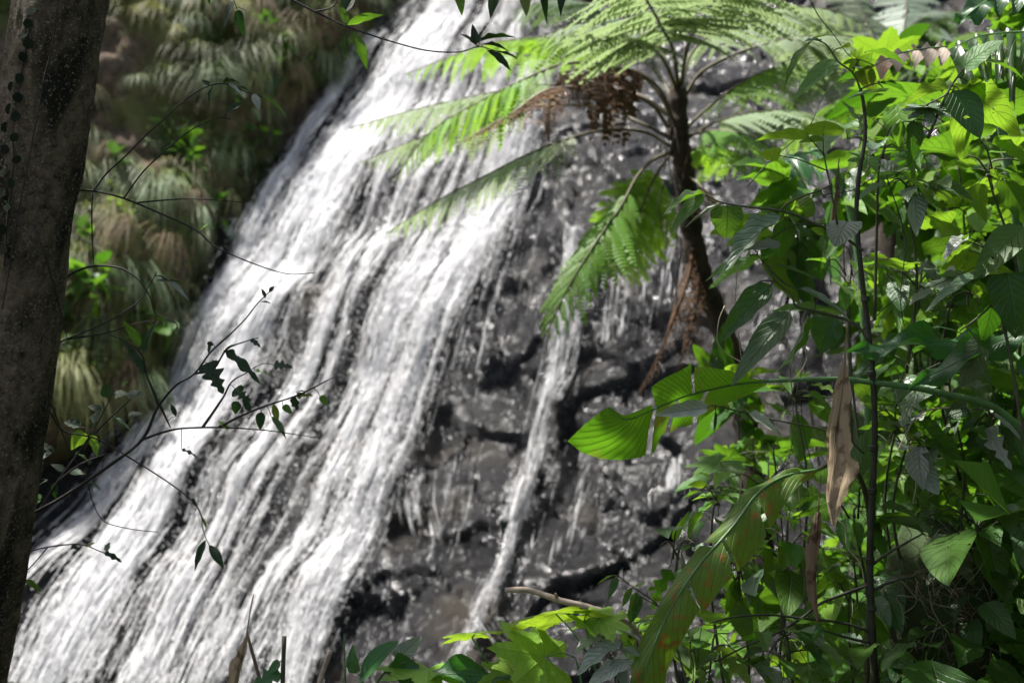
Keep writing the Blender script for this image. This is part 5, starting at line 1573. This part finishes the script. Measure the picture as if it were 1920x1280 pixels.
plant("arching_sprig", "small arching sprig with drooping yellow-green leaf tips above the stick", "shrub",
      [[(1300, 1330, D), (1262, 1190, D), (1236, 1137, D), (1205, 1112, D), (1180, 1095, D), (1160, 1080, D), (1148, 1078, D)], [(1236, 1137, D), (1215, 1125, D), (1190, 1112, D)]],
      [(1150, 1078, 1117, 1093, 14, D, 0, 'u', 'lance', 'bright'), (1158, 1082, 1138, 1125, 18, D, 0, 'c', S, 'dark'), (1185, 1100, 1165, 1140, 14, D, 0, 'c', 'lance', 'mid'), (1195, 1110, 1180, 1150, 16, D, 0, 'c', S, 'mid'), (1205, 1118, 1172, 1172, 26, D, .02, 'c', S, 'dark'), (1215, 1108, 1240, 1098, 16, D, 0, 'b', S, 'mid'), (1222, 1128, 1245, 1120, 18, D, 0, 'b', S, 'bright'), (1190, 1100, 1210, 1090, 12, D, 0, 'u', S, 'mid')],
      'stem', 0.0028, 0.0011)


# ------------------------------------------------------------------ undergrowth shrubs, each built from its own stems and leaves
def shrub(label, cx, cy, rx, ry, d, n, size, shapes, mats, root, nst=4, ratio=(0.42, 0.62), name="undergrowth_shrub", cat="shrub", seed=None, updir=0.0, group=None):
    r = random.Random(seed if seed is not None else int(cx * 7 + cy))
    d = d if d > 3.3 else 3.05 + (d - 2.5) * 0.35
    rt = P(root[0], root[1], d + 0.1)
    t = thing(name, label, cat, rt, group)
    allp = []
    main = MB()
    mbs = []
    for k in range(nst):
        an = 2 * math.pi * k / nst + r.uniform(-.5, .5)
        tip = P(cx + 0.75 * rx * math.cos(an), cy + 0.75 * ry * math.sin(an), d + r.uniform(-.12, .12))
        hub = P(cx + r.uniform(-.2, .2) * rx, cy + 0.35 * ry, d)
        pth = [rt, rt.lerp(hub, 0.55) + Vector((r.uniform(-.05, .05), r.uniform(-.05, .05), 0)), hub, hub.lerp(tip, 0.5) + Vector((0, 0, 0.03)), tip]
        if k == 0:
            allp += [(q, main) for q in main.tube(pth, 0.0055, 0.0014, 6, 0.05)]
        else:
            mb = MB(); allp += [(q, mb) for q in mb.tube(pth[2:], 0.0036, 0.0013, 5, 0.05)]
            mbs.append(mb)
    half = allp[len(allp) // 8:]
    hubp = P(cx, cy, d)
    for k in range(n):
        rad = math.sqrt(r.random()); an = r.uniform(0, 6.283)
        b = P(cx + rx * rad * math.cos(an), cy + ry * rad * math.sin(an), d + r.uniform(-.22, .22) * (rx / 90.0))
        outv = (b - hubp)
        if outv.length > 1e-4:
            outv.normalize()
        dv = (outv * 0.8 + Vector((r.uniform(-.8, .8), r.uniform(-.9, .4), r.uniform(-.75, .25) + updir))).normalized()
        L = size * r.uniform(0.5, 1.2) * (1.5 if r.random() < 0.14 else 1.0)
        nv = Vector((r.uniform(-.45, .45), r.uniform(-.45, .65), 0.9))
        sh = r.choice(shapes)
        me = r.choice(SH[sh])
        w = L * r.uniform(*ratio) if not sh.startswith('palm') else L * 0.95
        if sh.startswith('palm'):
            L *= 0.62; w *= 0.62
        part("leaf", me, MAT[r.choice(mats)], t, leaf_matrix(b, b + dv * L, w, nv))
        q, own = min(half, key=lambda c: (c[0] - b).length)
        if 0.004 < (q - b).length < 0.35:
            own.tube([q, q.lerp(b, 0.5) + Vector((0, 0, 0.1 * (q - b).length)), b], 0.0015, 0.0011, 4, 0, 2)
    part("stem", main.build("stem"), MAT['stem'], t)
    for mb in mbs:
        part("branch", mb.build("branch"), MAT['stem'], t)
    return t


OV, BR, DK, GR = ['ovate', 'ovate', 'ragged', 'heart', 'lance'], ['bright', 'mid', 'mid'], ['dark', 'dark', 'mid'], ['grey', 'dark', 'palesheen', 'mid']
shrub("broad-leaved yellow-green shrub glowing behind the round-leaf shrub", 1790, 215, 120, 50, 4.0, 16, .22, ['heart', 'ovate'], BR, (1820, 700))
shrub("light green shrub glowing behind the middle of the cane", 1560, 350, 100, 60, 4.2, 14, .26, ['ovate', 'heart'], BR, (1600, 900))
shrub("bright green shrub in the top corner behind the huge dark leaf", 1890, 60, 60, 60, 4.6, 14, .24, ['ovate', 'palm'], ['bright', 'mid'], (1950, 600))
shrub("tangled lobed creeper with painted grey sheen draped over the cane below the pinkish dry leaf", 1650, 275, 85, 65, 3.05, 20, .11, ['palmdeep', 'ovate', 'ragged'], ['grey', 'dark', 'mid', 'mid'], (1640, 600), name="creeper", cat="creeper")
shrub("mid green shrub with large leaves at the frame's edge below the round-leaf shrub", 1860, 310, 75, 60, 3.2, 14, .17, OV, ['mid', 'mid', 'bright'], (1900, 800))
shrub("lobed light green shrub behind the creeper's lower end", 1830, 400, 80, 50, 3.9, 14, .20, ['palm', 'heart'], ['bright', 'mid'], (1860, 800))
shrub("shrub sprig with painted grey sheen between the creeper and the big quilted leaves", 1710, 345, 70, 35, 2.95, 12, .12, OV, ['grey', 'grey', 'mid'], (1700, 700))
shrub("small-leaved bright shrub behind the drooping pepper sprig", 1590, 500, 60, 45, 3.6, 14, .10, OV, BR, (1620, 900))
shrub("mid green shrub just beyond the cane, above the strap leaves", 1720, 520, 75, 60, 3.5, 20, .14, OV, ['mid', 'bright', 'dark'], (1740, 900))
shrub("shrub of folded bright leaves over the first wavy strap leaf", 1790, 560, 60, 50, 3.2, 16, .11, ['ovate', 'lance'], ['bright', 'mid', 'palesheen'], (1800, 900))
shrub("dense dark shrub under the wavy strap leaves", 1760, 700, 110, 60, 3.3, 28, .13, OV, ['dark', 'mid', 'grey'], (1780, 1100))
shrub("shrub with painted pale sheen at the frame's edge below the strap leaves", 1860, 760, 70, 60, 3.0, 18, .13, OV, GR, (1880, 1100))
shrub("pointed bright green shrub around the cane below the banana stalk", 1680, 790, 55, 60, 3.2, 16, .12, ['lance', 'ovate'], BR, (1680, 1100))
shrub("shrub with one pale dished leaf on top beside the cane", 1700, 830, 50, 40, 2.9, 10, .11, ['heart', 'ovate'], ['palesheen', 'grey', 'mid'], (1700, 1100))
shrub("light green shrub spreading over the rock behind the dead scroll leaf", 1430, 890, 100, 60, 3.9, 22, .17, ['ovate', 'heart', 'palm'], ['bright', 'mid', 'mid'], (1460, 1300))
shrub("small bright seedling standing before the dark diagonal crack", 1345, 930, 50, 50, 3.4, 16, .09, ['ovate', 'lance'], ['bright', 'bright', 'mid'], (1360, 1300), name="seedling", cat="seedling")
shrub("mid green shrub between the two hanging dead leaves", 1480, 1010, 75, 70, 3.3, 22, .13, OV, ['mid', 'mid', 'bright'], (1500, 1350))
shrub("light green shrub under the yellowed banana leaf", 1380, 1060, 70, 75, 3.1, 22, .13, OV, ['mid', 'bright', 'grey'], (1400, 1400))
shrub("broad glossy shrub arching in from the frame's edge over the dark hollow", 1820, 970, 110, 45, 2.8, 22, .17, ['lance', 'ovate'], ['mid', 'grey', 'mid'], (1900, 1300))
shrub("dark shrub filling the hollow below the glossy arching shrub", 1860, 1100, 80, 90, 2.9, 24, .18, OV, ['dark', 'dark', 'mid'], (1880, 1500))
shrub("very dark broad-leaved plant crowding the bottom corner", 1800, 1220, 120, 50, 2.5, 18, .19, OV, ['dark'], (1830, 1600))
shrub("dull green shrub around the foot of the cane", 1600, 1100, 60, 80, 3.3, 20, .12, OV, ['mid', 'grey', 'dark'], (1610, 1500))
shrub("hanging-leaf shrub with painted grey sheen beside the cane's lower joint", 1600, 950, 55, 60, 2.9, 14, .14, OV, ['dark', 'mid', 'grey'], (1620, 1300))
shrub("mixed green shrub along the bottom below the forked dark branches", 1480, 1230, 120, 50, 2.8, 28, .13, OV, ['mid', 'grey', 'mid', 'dark'], (1490, 1600))
shrub("bright low shrub at the bottom beside the yellowed banana leaf", 1330, 1215, 70, 60, 2.9, 20, .12, OV, ['mid', 'bright'], (1340, 1600))
shrub("small-leaved shrub hugging the rock left of the yellowed leaf", 1270, 1030, 45, 50, 3.0, 12, .11, OV, ['mid', 'grey', 'dark'], (1300, 1400))
shrub("bright lobed shrub behind the sheen-painted quilted leaves", 1190, 1180, 60, 40, 2.9, 14, .13, ['palm', 'ovate'], BR, (1220, 1600))
shrub("leafy shrub by the cane foot at the very bottom edge", 1640, 1240, 70, 45, 2.7, 14, .14, ['lance', 'ovate'], ['mid', 'dark', 'grey'], (1650, 1600))
shrub("green shrub growing behind the tangle of brown roots", 1720, 1000, 60, 60, 3.5, 16, .14, OV, ['mid', 'dark'], (1740, 1400))
shrub("small dim shrub on the slope just behind the strap leaves", 1880, 620, 60, 60, 3.6, 16, .16, OV, ['dark', 'mid'], (1900, 1000))
shrub("yellow-green shrub behind the banana stalk near the rock", 1490, 740, 50, 45, 3.7, 14, .10, OV, BR, (1500, 1100))

shrub("dim shrub hiding the tree fern's leaning lower trunk", 1395, 745, 55, 60, 4.8, 22, .17, ['ovate', 'heart'], ['mid', 'dark', 'bright'], (1420, 1100))
shrub("low shrub growing at the foot of the tree fern", 1410, 850, 50, 40, 4.6, 16, .15, ['ovate', 'palm'], ['mid', 'bright'], (1430, 1150))
BB_ = ['bright', 'mid', 'mid', 'dark']
shrub("large pale-leaved shrub in the far gap between tree fern and creeper", 1500, 420, 70, 55, 5.2, 16, .34, ['ovate', 'heart', 'palm'], BB_, (1540, 900))
shrub("far bright shrub behind the drooping pepper sprig and the cane", 1650, 620, 90, 60, 5.0, 20, .30, ['ovate', 'palm'], BB_, (1660, 1000))
shrub("far bright big-leaved shrub behind the creeper's middle", 1740, 330, 110, 80, 5.0, 24, .36, ['ovate', 'heart', 'palm'], BB_, (1760, 900))
shrub("far bright shrub at the frame's edge behind the quilted leaves", 1880, 450, 70, 70, 5.0, 18, .34, ['ovate', 'palm'], BB_, (1900, 900))
shrub("far shrub in the gap under the strap leaves", 1720, 850, 110, 70, 4.6, 26, .26, ['ovate', 'palm'], ['bright', 'mid', 'mid'], (1740, 1200))
shrub("far low shrub behind the hanging tube-like dead leaf", 1540, 1080, 100, 80, 4.4, 26, .22, ['ovate', 'palm'], ['bright', 'mid', 'mid'], (1540, 1400))
shrub("far bright shrub behind the round-leaf shrub and pinkish dry leaf", 1720, 150, 110, 60, 5.4, 20, .36, ['ovate', 'palm'], BB_, (1740, 700))
shrub("far dim shrub behind the forked dark branches", 1420, 1180, 90, 70, 4.2, 22, .20, ['ovate', 'palm'], ['mid', 'bright', 'mid'], (1420, 1500))
shrub("leafy shrub filling the gap above the bottom corner plant", 1760, 900, 110, 70, 3.6, 26, .19, ['ovate', 'lance'], ['mid', 'dark', 'bright'], (1780, 1300))

# leafy plants growing out of the bank beside the fall
k = 0
for tr in range(400):
    s_, t_ = R(0.05, 0.7), R(0.3, 3.5)
    q, n_ = bank_normal(s_, t_)
    x, y, d = proj(q)
    if not (150 < x < 700 and 60 < y < 740) or (x < 360 and y < 250):
        continue
    shrub("leafy green plant growing among the hanging grass on the bank", x, y, 34, 30, d - 0.25, 14, R(.16, .34), ['ovate', 'heart', 'lance'], random.choice([['mid', 'grey'], ['dark', 'mid'], ['mid', 'dark', 'grey']]), (x, y + 40), name="bank_plant", cat="plant", seed=500 + k, group="leafy plants on the bank")
    k += 1
    if k >= 14:
        break

# tangle of brown roots in the hollow
rt = thing("root_tangle", "tangle of fine brown dry roots in the dark hollow beyond the cane", "roots", P(1760, 1180, 3.2))
mound = []
for i in range(9):
    row = []
    for j in range(13):
        an = j / 12 * math.pi * 2; q = i / 8
        rad = 0.16 * math.sin(q * math.pi / 2 + 0.05) * (1 + 0.12 * math.sin(3 * an + i))
        row.append(P(1765, 1130, 3.3) + Vector((rad * math.cos(an) * 1.1, -0.12 * math.cos(q * math.pi / 2), rad * math.sin(an) * 1.5)))
    mound.append(row)
mb = MB(); mb.grid(mound)
part("earth", mb.build("earth"), MAT['soil'], rt)
for k in range(110):
    x, y = 1760 + random.gauss(0, 45), 1100 + random.gauss(0, 62)
    a = P(x, y, 3.15 + R(-.08, .02))
    mb = MB()
    pts = [a]
    for q in range(3):
        pts.append(pts[-1] + Vector((R(-.05, .05), R(-.03, .02), R(-.06, .03))))
    mb.tube(pts, R(.0008, .0018), .0006, 4, 0, 3)
    part("root", mb.build("root"), MAT['root' if k % 3 else 'tan'], rt)

# thin vines and tendrils strung through the thicket
VINES = [
    ([(1518, 0, 3.1), (1540, 35, 3.1), (1565, 62, 3.1), (1585, 95, 3.1), (1605, 118, 3.1)], 'twig', "thin dark vine slanting down into the top sprig of the cane"),
    ([(1400, 350, 3.05), (1440, 300, 3.05), (1480, 270, 3.05), (1520, 235, 3.05), (1545, 180, 3.05), (1570, 155, 3.05), (1600, 150, 3.05)], 'stem', "pale green vine climbing past the glowing sprig"),
    ([(1385, 455, 2.95), (1377, 540, 2.95), (1376, 590, 2.95), (1388, 640, 2.95), (1393, 700, 2.95)], 'tan', "pale tendril hanging in front of the long drooping leaves"),
    ([(1358, 574, 2.9), (1345, 600, 2.9), (1348, 640, 2.9), (1365, 665, 2.9), (1410, 690, 2.9), (1440, 730, 2.9)], 'tan', "pale looping tendril at the outer tip of the drooping leaves"),
    ([(1865, 480, 2.85), (1868, 510, 2.85), (1885, 555, 2.85), (1898, 590, 2.85), (1925, 610, 2.85)], 'tan', "cream-coloured tendril curving over the quilted leaves"),
    ([(1570, 600, 2.9), (1540, 620, 2.9), (1505, 640, 2.9), (1515, 670, 2.9), (1500, 700, 2.9), (1470, 720, 2.9)], 'tan', "knotted pale tendrils under the pepper sprigs"),
    ([(1555, 940, 2.7), (1562, 965, 2.7), (1580, 990, 2.7), (1592, 1020, 2.7), (1612, 1055, 2.7), (1625, 1100, 2.7)], 'tan', "yellowish zigzag vine between the dead leaf and the cane"),
    ([(1665, 690, 3.0), (1690, 760, 3.0), (1700, 830, 3.0), (1720, 900, 3.0), (1710, 960, 3.0)], 'tan', "pale vine descending below the strap leaves"),
    ([(1560, 480, 3.1), (1520, 600, 3.1), (1505, 700, 3.1), (1510, 800, 3.1), (1530, 900, 3.1)], 'twig', "dark vine hanging beside the hanging dead leaf"),
    ([(1660, 330, 3.05), (1700, 450, 3.05), (1690, 580, 3.05), (1720, 700, 3.05)], 'twig', "dark vine hanging beyond the cane's upper half"),
    ([(1480, 640, 3.4), (1485, 800, 3.4), (1470, 900, 3.4), (1480, 1000, 3.4), (1475, 1150, 3.4)], 'stem', "slim upright stem behind the banana stalk"),
    ([(1450, 840, 3.3), (1470, 1000, 3.3), (1462, 1100, 3.3), (1475, 1200, 3.3)], 'cane', "slim dark upright stem under the yellowed leaf"),
    ([(1514, 1260, 3.1), (1512, 1100, 3.1), (1505, 1000, 3.1), (1500, 880, 3.1)], 'root', "slim brown upright stem just behind the tube-like dead leaf"),
    ([(1780, 760, 2.95), (1740, 765, 2.95), (1720, 780, 2.95), (1700, 810, 2.95), (1680, 850, 2.95)], 'drystick', "short grey crooked twig beside the pale dished leaf"),
    ([(1600, 640, 3.05), (1680, 560, 3.05), (1750, 540, 3.05), (1840, 500, 3.05)], 'twig', "dark twig crossing behind the cane to the quilted leaves"),
    ([(1860, 770, 2.9), (1810, 770, 2.9), (1760, 790, 2.9), (1720, 850, 2.9)], 'twig', "dark twig slanting through the sheen-painted shrub"),
    ([(1300, 1195, 2.75), (1298, 1220, 2.75), (1296, 1250, 2.75), (1293, 1320, 2.75)], 'cane', "short dark upright stub at the bottom of the undergrowth"),
    ([(1640, 330, 3.0), (1600, 355, 3.0), (1540, 370, 3.0), (1500, 385, 3.0), (1460, 420, 3.0)], 'twig', "dark tendril running along the horizontal sprig"),
]
for pts, mt, lab in VINES:
    mb = MB()
    pw = [P(*q) for q in pts]
    pw = [p + Vector((R(-.006, .006), 0, R(-.006, .006))) for p in pw]
    mb.tube(pw, R(.0018, .0030) if mt in ('cane', 'root', 'drystick') else R(.0011, .0018), .0010, 5, 0.08)
    single("vine", mb.build("vine"), MAT[mt], lab, "vine")
